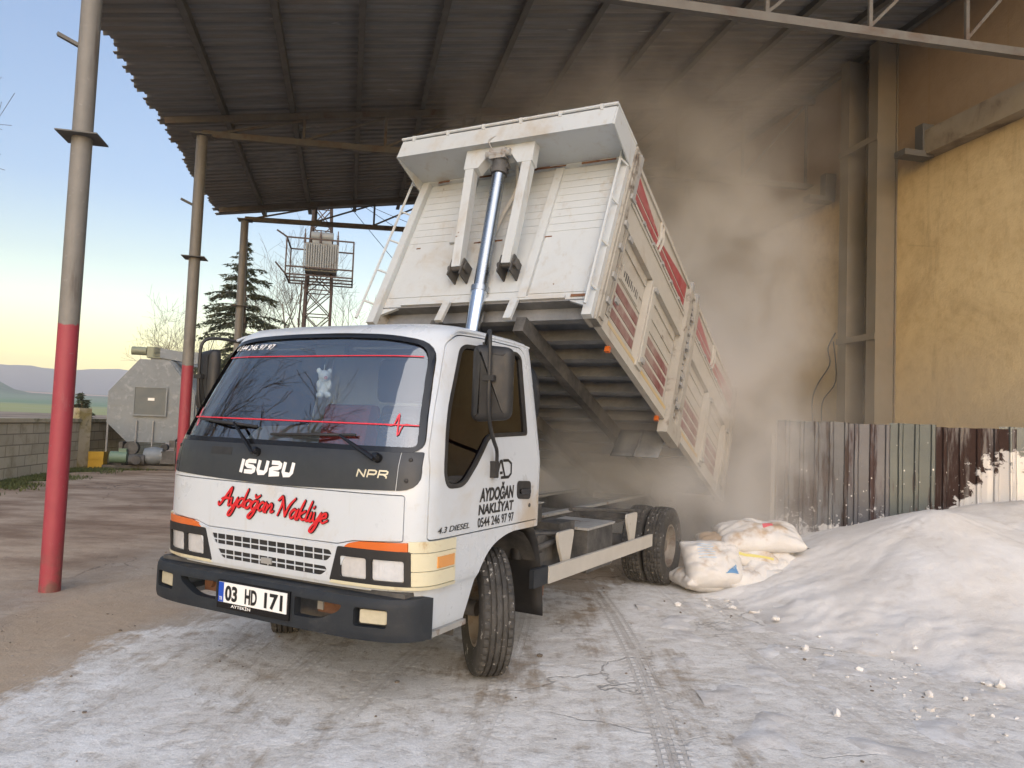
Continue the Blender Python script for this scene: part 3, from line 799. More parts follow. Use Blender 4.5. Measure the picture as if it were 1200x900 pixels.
shell = boolean(shell, pris_y(ARCH, -1.3, 1.3), 'DIFFERENCE')
shell = boolean(shell, pris_x(WS, .2, 1.4), 'DIFFERENCE')
shell = boolean(shell, pris_y(WIN, -1.3, 1.3), 'DIFFERENCE')
shell = boolean(shell, pris_x(REARW, -.8, -.2), 'DIFFERENCE')
bx0 = MB().box((.55, -.93, .2), (1.4, .93, .685)).mesh('cut'); finish(bx0, False)
shell = boolean(shell, bx0, 'DIFFERENCE')
lining = boolean(cab_loft(-.037, [1.03] + [z for z in ZL if 1.05 <= z <= 2.19], -.034), cab_loft(-.047, [1.06] + [z for z in ZL if 1.08 <= z <= 2.19], -.046), 'DIFFERENCE')
lining = boolean(lining, pris_x(inset(WS, -.01), .2, 1.4), 'DIFFERENCE')
lining = boolean(lining, pris_y(inset(WIN, -.01), -1.3, 1.3), 'DIFFERENCE')
lining = boolean(lining, pris_x(inset(REARW, -.01), -.8, -.2), 'DIFFERENCE')
HOOD = rpoly([(-.885, .955), (-.60, .94), (-.50, .915), (.50, .915), (.60, .94), (.885, .955), (.885, 1.197), (-.885, 1.197)], .015)
doors = []
for sgn in (1, -1):
    y0, y1 = (.3, 1.3) if sgn > 0 else (-1.3, -.3)
    d = boolean(shell.copy(), pris_y(inset(DOOR, .0035), y0, y1), 'INTERSECT')
    shell = boolean(shell, pris_y(inset(DOOR, -.0035), y0, y1), 'DIFFERENCE')
    doors.append(obj_from(d, 'door', M['white'], truck))
hd = boolean(shell.copy(), pris_x(inset(HOOD, .0025), .8, 1.4), 'INTERSECT')
shell = boolean(shell, pris_x(inset(HOOD, -.0025), .8, 1.4), 'DIFFERENCE')
cab = obj_from(shell, 'cab_body', M['white'], truck)
hood = obj_from(hd, 'front_panel', M['white'], truck)
# a drip rail over each door
for sgn in (1, -1):
    P = [(x, sgn * (Sy(z) + .004), z) for x, z in ((.60, 2.10), (.5, 2.142), (.3, 2.15), (0, 2.152), (-.3, 2.15), (-.44, 2.14))]
    q = MB(); q.tube(catmull(P, 4), .009, 6); q.build('drip_rail', M['white'], cab)
# windscreen, seals, side glass
ws = boolean(skin(-.008, .006), pris_x(inset(WS, .012), .2, 1.4), 'INTERSECT')
windshield = obj_from(ws, 'windshield', M['windshield'], truck)
sk6 = skin(.005, .03)
def ring_cut(me, poly, o, i, axis, lo, hi):
    pr = pris_x if axis == 'x' else pris_y
    r = boolean(me.copy(), pr(inset(poly, o), lo, hi), 'INTERSECT'); return boolean(r, pr(inset(poly, i), lo - .1, hi + .1), 'DIFFERENCE')
obj_from(ring_cut(sk6, WS, -.012, .016, 'x', .2, 1.4), 'seal', M['gloss_black'], windshield)
for sgn, dr in ((1, doors[0]), (-1, doors[1])):
    lo, hi = (.5, 1.3) if sgn > 0 else (-1.3, -.5)
    g_ = boolean(skin(-.014, .006), pris_y(inset(WIN, .004), lo, hi), 'INTERSECT'); obj_from(g_, 'door_window', M['side_glass'], dr)
    obj_from(ring_cut(skin(.003, .02), WIN, -.004, .020, 'y', lo, hi), 'seal', M['black'], dr)
q = MB(); q.prism(inset(REARW, .002), lambda a, b: (-.452, a, b), lambda a, b: (-.446, a, b)); q.build('rear_window', M['mirror_pane'], cab)  # mirror finish added so the pane throws back bright sky
# dark band under the windscreen with its corner pieces
GAR = rpoly([(-.955, 1.225), (-.938, 1.428), (.938, 1.428), (.955, 1.225), (.0, 1.196)], [.13, .01, .01, .13, .3])
garnish = None
sk4 = skin(.004, .02)
for a, b, nm in ((-.845, .835, 'cowl_panel'), (-2, -.851, 'corner_panel'), (.841, 2, 'corner_panel')):
    p1 = boolean(sk4.copy(), pris_x(GAR, .55, 1.4), 'INTERSECT')
    p1 = boolean(p1, pris_x([(a, 1.0), (b, 1.0), (b, 1.6), (a, 1.6)], .3, 1.6), 'INTERSECT')
    o = obj_from(p1, nm, M['garnish'], truck if garnish is None else garnish)
    if garnish is None: garnish = o
for y, z in ((.89, 1.385), (.885, 1.275), (-.89, 1.385), (-.885, 1.275)):
    q = MB(); x = Fx(y, z); q.lathe([(0, .012), (.010, .010), (.012, .004), (.012, 0)], (x, y, z), (1, .25 * (1 if y > 0 else -1), .1), 10); q.build('screw_cap', M['black'], garnish)
def onfront(y0, z0, lean=0.0):
    def f(a, b, c):
        y = y0 + a; z = z0 + b; return Vector((Fx(y, z) + .0045 + c, y, z))
    return f
# lettering
def heavy(lines, fn, wid, nm, mt, par): return ribbon(lines, wid, fn, nm, mt, par)
def iso(lines, sx, sy, ox, sh):              # unit letters -> slanted strokes
    return [[(ox + p[0] * sx + p[1] * sy * sh, p[1] * sy) for p in L] for L in lines]
def poly_text(letters, h, wtot, fn, nm, mt, par, wid, sh):
    """plain stroke letters: list of (strokes, advance)"""
    tot = sum(a for _, a in letters); k = wtot / tot; x = 0; b = MB()
    for S, adv in letters:
        for L in S:
            L2 = [Vector((x + p[0] * k + p[1] * h * sh, p[1] * h)) for p in L]
            n = len(L2)
            if n < 2: continue
            ns = []
            for i in range(n):
                d = (L2[min(n - 1, i + 1)] - L2[max(0, i - 1)]).normalized()
                d0 = (L2[i] - L2[i - 1]).normalized() if i else (L2[1] - L2[0]).normalized()
                nn = Vector((-d.y, d.x)); n0 = Vector((-d0.y, d0.x)); ns.append(nn * (wid / 2 / max(.6, nn.dot(n0))))
            o_ = len(b.v)
            for p, q_ in zip(L2, ns):
                for s_ in (1, -1): b.v.append(tuple(fn(p.x + s_ * q_.x, p.y + s_ * q_.y, .0012)))
            for i in range(n - 1): b.f.append((o_ + 2 * i, o_ + 2 * i + 1, o_ + 2 * i + 3, o_ + 2 * i + 2)); b.mi.append(0)
        x += adv * k
    return b.build(nm, mt, par, smooth=False, fix=False)
LI = ([[(.12, 0), (.12, 1)]], .40)
LS = ([[(.85, 1 - .1), (.2, .9), (.06, .8), (.06, .62), (.2, .52), (.66, .48), (.8, .38), (.8, .2), (.66, .1), (.0, .1)]], 1.05)
LU = ([[(.1, 1), (.1, .28), (.22, .1), (.66, .1), (.78, .28), (.78, 1)]], 1.08)
LZ = ([[(.05, .9), (.66, .9), (.8, .8), (.8, .62), (.66, .52), (.22, .48), (.08, .38), (.08, .1), (.88, .1)]], 1.05)
poly_text([LI, LS, LU, LZ, LU], .078, .43, onfront(-.255, 1.254), 'badge_lettering', M['white_vinyl'], garnish, .024, .18)
LN = ([[(.08, 0), (.08, 1)], [(.08, .95), (.78, .05)], [(.78, 0), (.78, 1)]], 1.0)
LP = ([[(.08, 0), (.08, .92), (.66, .92), (.8, .8), (.8, .52), (.66, .42), (.1, .42)]], 1.0)
LR = ([[(.08, 0), (.08, .92), (.66, .92), (.8, .8), (.8, .58), (.66, .46), (.1, .46)], [(.5, .46), (.8, .2), (.8, 0)]], .95)
poly_text([LN, LP, LR], .042, .19, onfront(.60, 1.283), 'badge_lettering', M['silver_vinyl'], garnish, .0085, .2)
SCR = {
 'A': ([[(-.25, .35), (-.1, .05), (.2, .35), (.7, 1.25), (1.15, 1.95), (1.12, .9), (1.22, .05), (1.5, .3)], [(.1, .72), (.8, .85), (1.5, .78)]], 1.5),
 'y': ([[(.0, .9), (.08, .25), (.4, .1), (.75, .92)], [(.78, .95), (.68, 0), (.35, -.85), (.0, -.85), (.2, -.3), (1.0, .35)]], .92),
 'd': ([[(.78, .85), (.35, .92), (.05, .45), (.22, .04), (.6, .3), (.82, .9)], [(1.0, 1.95), (.82, .9), (.8, .15), (1.05, .25)]], 1.02),
 'o': ([[(.42, .92), (.06, .6), (.15, .08), (.55, .1), (.72, .6), (.42, .92), (.95, .75)]], .88),
 'g': ([[(.76, .85), (.35, .92), (.05, .45), (.22, .04), (.55, .25), (.78, .92)], [(.80, .95), (.68, -.1), (.3, -.85), (-.05, -.8), (.2, -.3), (1.0, .35)], [(.22, 1.5), (.45, 1.25), (.85, 1.55)]], .96),
 'a': ([[(.72, .80), (.40, .93), (.08, .50), (.20, .06), (.50, .16), (.80, .85)], [(.88, 1.0), (.80, .30), (.90, .0), (1.18, .25)]], 1.06),
 'n': ([[(.05, .85), (.1, .0)], [(.1, .3), (.45, .92), (.68, .8), (.66, .12), (1.0, .3)]], .98),
 'N': ([[(-.25, 1.5), (.15, 1.95), (.3, 1.2), (.12, .0)], [(.25, 1.85), (.65, .9), (1.02, .05)], [(1.02, .05), (1.25, 1.2), (1.75, 2.0)]], 1.55),
 'k': ([[(.35, 1.95), (.15, 1), (.08, 0)], [(.75, .95), (.2, .5), (.62, .08), (.95, .25)]], .9),
 'l': ([[(.35, 1.95), (.12, .35), (.3, .05), (.55, .25)]], .5),
 'i': ([[(.12, .9), (.08, .2), (.25, .05), (.5, .28)], [(.22, 1.35), (.30, 1.5)]], .46),
 'e': ([[(.1, .45), (.55, .6), (.5, .92), (.18, .85), (.06, .35), (.35, .03), (.85, .3)]], .85), ' ': ([], .55)}
strokes = []; x = 0
for ch in 'Aydogan Nakliye':
    S, adv = SCR[ch]
    for L in S: strokes.append([(x + p[0], p[1]) for p in L])
    x += adv
k_ = .83 / x; hk = .057
def script_map(par_off):
    def f(a, b, c):
        yy = -.40 + a; zz = 1.048 + b - .035 * a + .008 * math.sin(a * 7)
        return Vector((Fx(yy, zz) + .0015 + c, yy, zz))
    return f
st2_ = [[(p[0] * k_ + p[1] * hk * .33, p[1] * hk) for p in L] for L in strokes]
nameplate = ribbon(st2_, .0225, script_map(0), 'script_outline', M['black_vinyl'], hood, .0012, 6)
ribbon(st2_, .0145, script_map(0), 'script_lettering', M['red_vinyl'], hood, .0012, 6, lift=.0065)

# door lettering (both doors carry the same sign; the offside one faces away)
dL = doors[0]
def ondoor(x0, z0, sy=1):
    def f(a, b, c):
        x = x0 - a * sy; z = z0 + b; return Vector((x, sy * (Sy(z) + .0015 + c), z))
    return f
for sy, dr in ((1, doors[0]), (-1, doors[1])):
    bx = .42 if sy > 0 else -.06
    text('AYDOĞAN', .075, ondoor(bx, 1.135, sy), 'lettering', M['black_vinyl'], dr, width=.44, shear=.18, bold=.042, depth=.001)
    text('NAKLİYAT', .058, ondoor(bx + .01 * sy, 1.058, sy), 'lettering', M['black_vinyl'], dr, width=.45, shear=.12, bold=.038, depth=.001)
    text('0544 246 97 97', .055, ondoor(bx + .015 * sy, .985, sy), 'lettering', M['black_vinyl'], dr, width=.46, bold=.016, depth=.001)
    LA_ = [[(.0, 0), (.36, 1), (.46, 1), (.80, 0)], [(.28, .28), (.55, .28)]]
    LD_ = [[(.62, 1.0), (1.15, 1.0), (1.42, .8), (1.42, .2), (1.15, 0), (.4, 0)]]
    poly_text([(LA_ + LD_, 1.5)], .105, .20, ondoor(bx - .205 * sy, 1.265, sy), 'logo', M['black_vinyl'], dr, .017, .0)
    text('4.3 DIESEL', .032, ondoor(.86 if sy > 0 else .5, .993, sy), 'lettering', M['black_vinyl'], dr, width=.33, shear=.25, bold=.008, depth=.001)
    HP = rpoly([(-.065, 1.120), (-.255, 1.105), (-.255, 1.225), (-.065, 1.235)], .035)
    q = MB(); s0 = sy * (Sy(1.17) + .002); q.prism(HP, lambda a, b: (a, s0 - sy * .004, b), lambda a, b: (a, s0 + sy * .006, b)); q.build('handle', M['black'], dr)
    q = MB(); q.prism(rpoly([(-.09, 1.15), (-.235, 1.14), (-.235, 1.175), (-.09, 1.182)], .015), lambda a, b: (a, s0 + sy * .006, b), lambda a, b: (a, s0 + sy * .018, b)); q.build('handle_lever', M['gloss_black'], dr)
    q = MB(); q.lathe([(0, .006), (.013, .005), (.014, 0)], (-.25, sy * Sy(1.06), 1.065), (0, sy, 0), 12); q.build('lock', M['dark_metal'], dr)
# lettering and tape on the windscreen
for (z0, z1) in ((1.962, 1.968), (1.566, 1.573)):
    q = MB(); N = 60; hwz = .775 if z0 > 1.8 else .885
    def tp(i, j):
        y = -hwz + 2 * hwz * i; z = z0 + (z1 - z0) * j; return (Fx(y, z) - .0035, y, z)
    q.grid(tp, N, 1); q.build('red_tape', M['red_tape'], windshield, smooth=False)
def onws(y0, z0):
    def f(a, b, c): return Vector((Fx(y0 + a, z0 + b) - .0035 + c * .3, y0 + a, z0 + b))
    return f
for y0 in (-.86, .70):
    ribbon([[(0, 0), (.05, .0), (.062, .062), (.085, -.06), (.10, .0), (.14, .0)]], .008, onws(y0, 1.57), 'red_tape', M['red_tape'], windshield, .004, 3)
text('0 544 246 97 97', .036, onws(-.72, 2.012), 'lettering', M['white_vinyl'], windshield, width=.40, shear=.3, bold=.012, depth=.004)
# wipers
def wsp(y, z, o): return (Fx(y, z) + o, y, z)
for (pv, el, b0, b1) in (((-.13, 1.375), (-.36, 1.545), (-.74, 1.56), (-.19, 1.525)), ((.72, 1.385), (.47, 1.50), (-.06, 1.485), (.55, 1.505))):
    W = part('wiper', truck)
    q = MB(); q.lathe([(0, .05), (.018, .048), (.024, .03), (.026, 0)], wsp(*pv, 0), (.9, 0, .4), 14); q.build('pivot', M['gloss_black'], W)
    q = MB(); A_ = Vector(wsp(*pv, .045)); B_ = Vector(wsp(*el, .045))
    q.tube([A_, A_.lerp(B_, .45), B_], [.014, .012, .007], 6); q.build('arm', M['gloss_black'], W)
    q = MB(); q.tube([wsp(b0[0] + (b1[0] - b0[0]) * i / 12, b0[1] + (b1[1] - b0[1]) * i / 12, .012) for i in range(13)], .0085, 6)
    mid = [(b0[i] + (b1[i] - b0[i]) * .28, b0[i] + (b1[i] - b0[i]) * .72)for i in (0, 1)]
    q.tube([wsp(b0[0] + (b1[0] - b0[0]) * f, b0[1] + (b1[1] - b0[1]) * f, .014 + .032 * math.sin(math.pi * (f - .2) / .6)) for f in (.2, .3, .4, .5, .6, .7, .8)], .008, 6)
    q.build('blade', M['black'], W)
# ---- grille and lights
def fbox(b, y0, y1, z0, z1, d0, d1, n=6):      # slab that follows the front surface
    for i in range(n):
        a = y0 + (y1 - y0) * i / n; c = y0 + (y1 - y0) * (i + 1) / n
        P = [(Fx(y, z) + d, y, z) for d in (d0, d1) for (y, z) in ((a, z0), (c, z0), (c, z1), (a, z1))]
        b.add(P, [(0, 3, 2, 1), (4, 5, 6, 7), (0, 1, 5, 4), (2, 3, 7, 6)] + ([(3, 0, 4, 7)] if i == 0 else []) + ([(1, 2, 6, 5)] if i == n - 1 else []))
    return b
# bonnet-side air slots / bits below the cowl
q = MB(); fbox(q, -.52, -.34, 1.352, 1.395, .0042, .0058, 4); q.build('cowl_vent', M['black'], garnish)

sk10 = skin(.010, .03)
GP = rpoly([(-.60, .928), (-.50, .908), (.50, .908), (.60, .928), (.47, .702), (-.47, .702)], [.01, .02, .02, .01, .03, .03])
S1 = rpoly([(-.455, .882), (.455, .878), (.47, .852), (.435, .815), (-.425, .822)], [.01, .02, .01, .02, .02])
S2 = rpoly([(-.405, .793), (.425, .785), (.435, .765), (.395, .733), (-.365, .74)], [.01, .02, .01, .02, .02])
gm_ = boolean(sk10.copy(), pris_x(GP, .7, 1.4), 'INTERSECT')
for s_ in (S1, S2): gm_ = boolean(gm_, pris_x(s_, .5, 1.5), 'DIFFERENCE')
grille = obj_from(gm_, 'grille', M['white'], truck)
q = MB(); fbox(q, -.47, .47, .72, .90, .0035, .0050, 12); q.build('grille_backing', M['black'], grille)
q = MB()
for (ya, yb, zc) in ((-.45, .465, .848), (-.395, .425, .763)): fbox(q, ya, yb, zc - .0035, zc + .0035, .0052, .009, 12)
for k in range(-6, 7):
    y = k * .068; fbox(q, y - .003, y + .003, .818, .884, .0052, .0085, 1)
    if abs(y) < .4: fbox(q, y - .003, y + .003, .737, .792, .0052, .0085, 1)
q.build('grille_bars', M['white'], grille)
q = MB(); fbox(q, -.045, .035, .748, .782, .009, .018, 2); q.build('grille_badge', M['chassis_top'], grille)
for sy in (1, -1):
    hl = part('headlight', truck)
    fl = lambda p: [(sy * a, b) for a, b in (p if sy > 0 else p[::-1])]
    BZ = rpoly([(.51, .905), (.93, .905), (.93, .715), (.455, .715)], .012)
    bz = boolean(skin(.014, .04), pris_x(fl(BZ), .6, 1.4), 'INTERSECT')
    LPS = [rpoly([(a, .742), (b, .742), (b, .855), (a, .855)], .014) for a, b in ((.528, .692), (.722, .900))]
    for p_ in LPS: bz = boolean(bz, pris_x(fl(p_), .5, 1.5), 'DIFFERENCE')
    obj_from(bz, 'bezel', M['black'], hl)
    for p_ in LPS:
        obj_from(boolean(skin(.003, .03), pris_x(fl(inset(p_, .003)), .6, 1.4), 'INTERSECT'), 'lens', M['headlens'], hl)
    TS = rpoly([(.515, .872), (.575, .925), (.64, .942), (.915, .952), (.915, .898), (.86, .880)], [.01, .02, .03, .01, .01, .02])
    ts = obj_from(boolean(skin(.012, .03), pris_x(fl(TS), .6, 1.4), 'INTERSECT'), 'turn_signal', M['orange'], truck)
    q = MB(); fbox(q, *(sorted((sy * .63, sy * .90))), .893, .903, .012, .0165, 4); q.build('signal_slot', M['black'], ts)
    # corner lamp wraps round to the side
    CL = [(.918, .724), (1.2, .724), (1.2, .958), (.918, .958)]
    cm = boolean(skin(.010, .03), pris_x(fl(CL), .68, 1.4), 'INTERSECT')
    for zz in (.898, .80): cm = boolean(cm, pris_x(fl([(.8, zz - .002), (1.3, zz - .002), (1.3, zz + .002), (.8, zz + .002)]), .5, 1.5), 'DIFFERENCE')
    cl = obj_from(cm, 'corner_lamp', M['cream'], truck)
    am = boolean(skin(.016, .03), pris_y([(.70, .812), (.86, .812), (.86, .872), (.70, .872)], *((.9, 1.3) if sy > 0 else (-1.3, -.9))), 'INTERSECT')
    if len(am.polygons): obj_from(am, 'side_repeater', M['amber'], cl)
    TR = [(.455, .703), (1.2, .703), (1.2, .720), (.47, .720)]
    obj_from(boolean(skin(.016, .03), pris_x(fl(TR), .68, 1.4), 'INTERSECT'), 'lamp_trim', M['cream'], truck)
# dark box standing in for the shaded gap between grille and bumper
q = MB(); q.box((.80, -.93, .60), (1.035, .93, .690)); q.build('dark_gap_fill', M['chassis'], truck, smooth=False)

# ---- bumper: swept section with cut-outs
def bumper_x(y, z):
    t_ = min(.9999, abs(y) / 1.03); x = 1.165 - .44 + .44 * (1 - t_ ** 5) ** .25
    return x - .035 * max(0, (z - .63) / .055) ** 2 - .05 * max(0, (.49 - z) / .09) ** 2
BK = 6
def bumper_solid(off, z0, z1, back):
    b = MB(); zs = [z0 + (z1 - z0) * i / 10 for i in range(11)]
    ring = []
    for z in zs:
        pts = []
        N = 72
        for i in range(N + 1):
            th = math.pi / 2 - math.pi * i / N; s_, c_ = math.sin(th), math.cos(th)
            y = (1.03 + off) * math.copysign(abs(s_) ** .4, s_)
            x = 1.165 - .44 + (.44 + off) * abs(c_) ** .5 - .035 * max(0, (z - .63) / .055) ** 2 - .05 * max(0, (.49 - z) / .09) ** 2
            rise = .10 * max(0, (abs(y) - .78) / .25) * max(0, (.52 - z) / .1) if False else 0
            pts.append((x, y, z + rise))
        pts = [(.915 + back, 1.03 + off, z)] + pts[BK:-BK] + [(.915 + back, -1.03 - off, z)]
        ring.append([len(b.v) + i for i in range(len(pts))]); b.v += pts
    n = len(ring[0])
    for A_, B_ in zip(ring, ring[1:]):
        for i in range(n): b.f.append((A_[i], A_[(i + 1) % n], B_[(i + 1) % n], B_[i]))
    b.f.append(tuple(reversed(ring[0]))); b.f.append(tuple(ring[-1]))
    me = b.mesh('b'); finish(me, True); return me
bm_ = boolean(bumper_solid(0, .452, .668, 0), bumper_solid(-.05, .30, .65, -.05), 'DIFFERENCE')
INT = rpoly([(-.62, .618), (-.30, .622), (-.30, .522), (-.47, .522), (-.60, .585)], [.02, .01, .01, .06, .04])
INTR = [(-a, b) for a, b in INT][::-1]
for p_ in (INT, INTR): bm_ = boolean(bm_, pris_x(p_, .9, 1.4), 'DIFFERENCE')
FOG = rpoly([(.69, .522), (.875, .522), (.875, .618), (.69, .618)], .02)
for p_ in (FOG, [(-a, b) for a, b in FOG][::-1]): bm_ = boolean(bm_, pris_x(p_, 1.075, 1.4), 'DIFFERENCE')
bumper = obj_from(bm_, 'bumper', M['bumper'], truck, 50)
bumper.data = bumper.data
for sy in (1, -1):
    fg = part('fog_lamp', truck)
    q = MB(); q.prism(rpoly(sorted([(sy * .715, .537), (sy * .862, .537)]) + sorted([(sy * .862, .606), (sy * .715, .606)], reverse=True), .012), lambda a, b: (1.04, a, b), lambda a, b: (bumper_x(a, b) - .022, a, b)); q.build('fog_lens', M['foglens'], fg)
    q = MB(); q.prism(rpoly(sorted([(sy * .700, .526), (sy * .872, .526)]) + sorted([(sy * .872, .614), (sy * .700, .614)], reverse=True), .012), lambda a, b: (1.03, a, b), lambda a, b: (bumper_x(a, b) - .036, a, b)); q.build('housing', M['black'], fg)
    q = MB(); q.box((.93, *sorted((sy * .33, sy * .36)), .51), (1.05, *[s + .0 for s in sorted((sy * .33, sy * .36))][1:], .63)) if False else q.box((.95, min(sy * .34, sy * .56), .52), (1.02, max(sy * .34, sy * .56), .625))
    q.lathe([(0, .02), (.03, .02), (.035, 0)], (1.02, sy * .50, .575), (1, 0, 0), 14); q.build('tow_bracket', M['rust'], truck)
    q = MB(); q.box((1.0, min(sy * .345, sy * .385), .535), (1.03, max(sy * .345, sy * .385), .585)); q.build('tow_block', M['chassis_top'], truck, smooth=False)
# number plate
pl = part('number_plate', truck)
X0 = bumper_x(0, .55) + .012
q = MB(); q.box((X0 - .03, -.275, .485), (X0, .275, .642)); q.build('plate_frame', M['gloss_black'], pl, smooth=False)
q = MB(); q.box((X0 + .0005, -.26, .521), (X0 + .005, .26, .633)); q.build('plate_face', M['plate_white'], pl, smooth=False)
q = MB(); q.box((X0 + .0055, -.259, .522), (X0 + .0065, -.218, .632)); q.build('plate_band', M['plate_blue'], pl, smooth=False)
def onplate(y0, z0):
    return lambda a, b, c: Vector((X0 + .0068 + c, y0 + a, z0 + b))
for s_, y0, wd in (('03', -.205, .095), ('HD', -.050, .092), ('171', .098, .135)):
    text(s_, .080, onplate(y0, .537), 'plate_characters', M['black_vinyl'], pl, width=wd, bold=.035, depth=.0008)
text('TR', .020, onplate(-.250, .532), 'plate_characters', M['plate_white'], pl, width=.024, bold=.01, depth=.0008)
text('AYTEKİN', .016, lambda a, b, c: Vector((X0 + .0005 + c, -.16 + a, .497 + b)), 'frame_lettering', M['plate_white'], pl, width=.15, bold=.01, depth=.0006)

# ---- mirrors
for sy in (1, -1):
    mr = part('mirror', truck)
    cx, cyy, cz = .56, sy * 1.145, 1.825
    rot = Matrix.Rotation(sy * R(14), 3, 'Z')
    sec = rpoly([(-.115, -.22), (.115, -.20), (.115, .20), (-.115, .22)], .05)
    q = MB()
    lays = [(.0, 0.0), (.015, -.004), (.045, .0), (.062, .022), (.07, .05)]
    rings = []
    for (dx, ins) in lays:
        pts = inset(sec, ins) if ins else sec
        rings.append([len(q.v) + i for i in range(len(pts))])
        for a, b in pts: q.v.append(tuple(Vector((cx, cyy, cz)) + rot @ Vector((dx, a * sy, b))))
    n = len(rings[0])
    for A_, B_ in zip(rings, rings[1:]):
        for i in range(n): q.f.append((A_[i], A_[(i + 1) % n], B_[(i + 1) % n], B_[i])); q.mi.append(0)
    q.f.append(tuple(reversed(rings[0]))); q.mi.append(0); q.f.append(tuple(rings[-1])); q.mi.append(0)
    q.build('housing', M['black'], mr, angle=50)
    q = MB(); P = [Vector((cx, cyy, cz)) + rot @ Vector((-.004, a * sy, b)) for a, b in inset(sec, .012)]
    q.add(P, [tuple(range(len(P)))]); q.build('mirror_glass', M['mirror_pane'], mr, smooth=False)
    P = [(.20, sy * .885, 2.085), (.36, sy * .97, 2.10), (.56, sy * 1.10, 2.125), (.645, sy * 1.155, 2.09), (.655, sy * 1.165, 1.95), (.648, sy * 1.165, 1.72), (.60, sy * 1.15, 1.60), (.42, sy * 1.08, 1.50), (.29, sy * 1.035, 1.43), (.26, sy * 1.02, 1.33)]
    q = MB(); q.tube(catmull(P, 4), .0115, 8); q.build('mirror_arm', M['black'], mr)
    for c_, d_ in (((.275, sy * 1.012, 1.32), (.05, .04, .10)), ((.20, sy * .885, 2.085), (.06, .03, .04)), ((.655, sy * 1.165, 1.85), (.03, .07, .03))):
        q = MB(); q.cbox(c_, d_); q.build('mirror_bracket', M['black'], mr, smooth=False)
# ---- steps, mud flaps and underside
for sy in (1, -1):
    q = MB(); q.box((.53, min(sy * .80, sy * 1.005), .448), (.925, max(sy * .80, sy * 1.005), .478)); q.build('step', M['chassis_top'], truck, smooth=False)
    q = MB()
    P = [(-.36, .93), (-.46, .80), (-.52, .62), (-.56, .45), (-.58, .27)]
    q.grid(lambda i, j: (P[int(min(3, i * 4))][0] + (P[int(min(3, i * 4)) + 1][0] - P[int(min(3, i * 4))][0]) * (i * 4 - int(min(3, i * 4))), sy * (.62 + .36 * j), P[int(min(3, i * 4))][1] + (P[int(min(3, i * 4)) + 1][1] - P[int(min(3, i * 4))][1]) * (i * 4 - int(min(3, i * 4)))), 8, 4)
    o = q.build('mud_flap', M['black'], truck); md = o.modifiers.new('s', 'SOLIDIFY'); md.thickness = .012
    q = MB(); arc = [(.60 * math.cos(R(a)) * .95 + .0, .38 + .57 * math.sin(R(a))) for a in range(0, 181, 12)]
    q.grid(lambda i, j: (arc[int(round(i * 15))][0], sy * (.55 + .40 * j), min(.905, arc[int(round(i * 15))][1])), 15, 2)
    q.build('wheel_housing', M['chassis'], truck)
q = MB(); q.box((-.55, -.42, .40), (.75, .42, .86)); q.build('engine_block', M['chassis'], truck, smooth=False)
q = MB(); q.cyl((0, -.78, .40), (0, .78, .40), .05, 10); q.build('front_axle', M['chassis'], truck)
q = MB(); q.cyl((-3.5578, -.70, .40), (-3.5578, .70, .40), .075, 12); q.lathe([(0, -.16), (.12, -.15), (.19, -.08), (.20, 0), (.19, .08), (.12, .15), (0, .16)], (-3.5578, 0, .42), (1, 0, 0), 18); q.build('rear_axle', M['chassis'], truck)
# ---- wheels
def wheel(cx, cyy, sgn, steer=0.0, dual=False, lug=False):
    W = part('wheel', truck, (cx, cyy, .40), (0, 0, steer))
    hw = .105
    prof = [(.215, -.075 * sgn), (.26, -.098 * sgn), (.33, -.108 * sgn), (.375, -.098 * sgn), (.392, -.088 * sgn)]
    nG = 4; tr = []
    for k in range(41):
        y = -.086 + .172 * k / 40
        gpos = [(-.055), (-.019), (.019), (.055)]
        dg = min(abs(y - g_) for g_ in gpos)
        tr.append((.4 - .006 * (y / .086) ** 2 - (.013 if dg < .0045 else 0), y * sgn))
    prof = prof + tr + [(.392, .088 * sgn), (.375, .098 * sgn), (.33, .108 * sgn), (.26, .098 * sgn), (.215, .075 * sgn)]
    nseg = 132
    def mod(r, t_, i, j):
        if r > .385 and i % 3 == 0 and (abs(t_) > .058 or lug): return r - .011
        if r > .385 and (i + int((t_ + .1) * 90)) % 6 == 0 and abs(t_) <= .058: return r - .006
        return r
    q = MB(); q.lathe(prof, (0, 0, 0), (0, 1, 0), nseg, mod); q.build('tyre', M['tyre'], W, angle=25)
    q = MB()
    dish = .045 if not dual else -.05
    q.lathe([(.222, -.08), (.205, -.082), (.200, -.05), (.195, .0), (.200, .05), (.205, .082), (.222, .08)], (0, 0, 0), (0, 1, 0), 40)
    f = sgn
    q.lathe([(.197, f * .02), (.17, f * dish), (.135, f * (dish + .02)), (.09, f * (dish + .025)), (.085, f * (dish + .06)), (.06, f * (dish + .085)), (0, f * (dish + .088))], (0, 0, 0), (0, 1, 0), 40)
    q.lathe([(.197, f * .01), (.17, f * (dish - .012)), (.0, f * (dish - .0))], (0, 0, 0), (0, 1, 0), 40)
    q.build('rim', M['rim'], W)
    q = MB()
    for k in range(6):
        a = k * math.pi / 3; q.cyl((.112 * math.cos(a), f * (dish + .018), .112 * math.sin(a)), (.112 * math.cos(a), f * (dish + .05), .112 * math.sin(a)), .014, 6)
    q.build('wheel_nuts', M['dark_metal'], W)
    return W
ST = R(41)
wheel(0, .845, 1, ST); wheel(0, -.845, -1, ST)
for sy in (1, -1):
    wheel(-3.5578, sy * .967, sy, 0, True, True); wheel(-3.5578, sy * .737, -sy, 0, True, True)
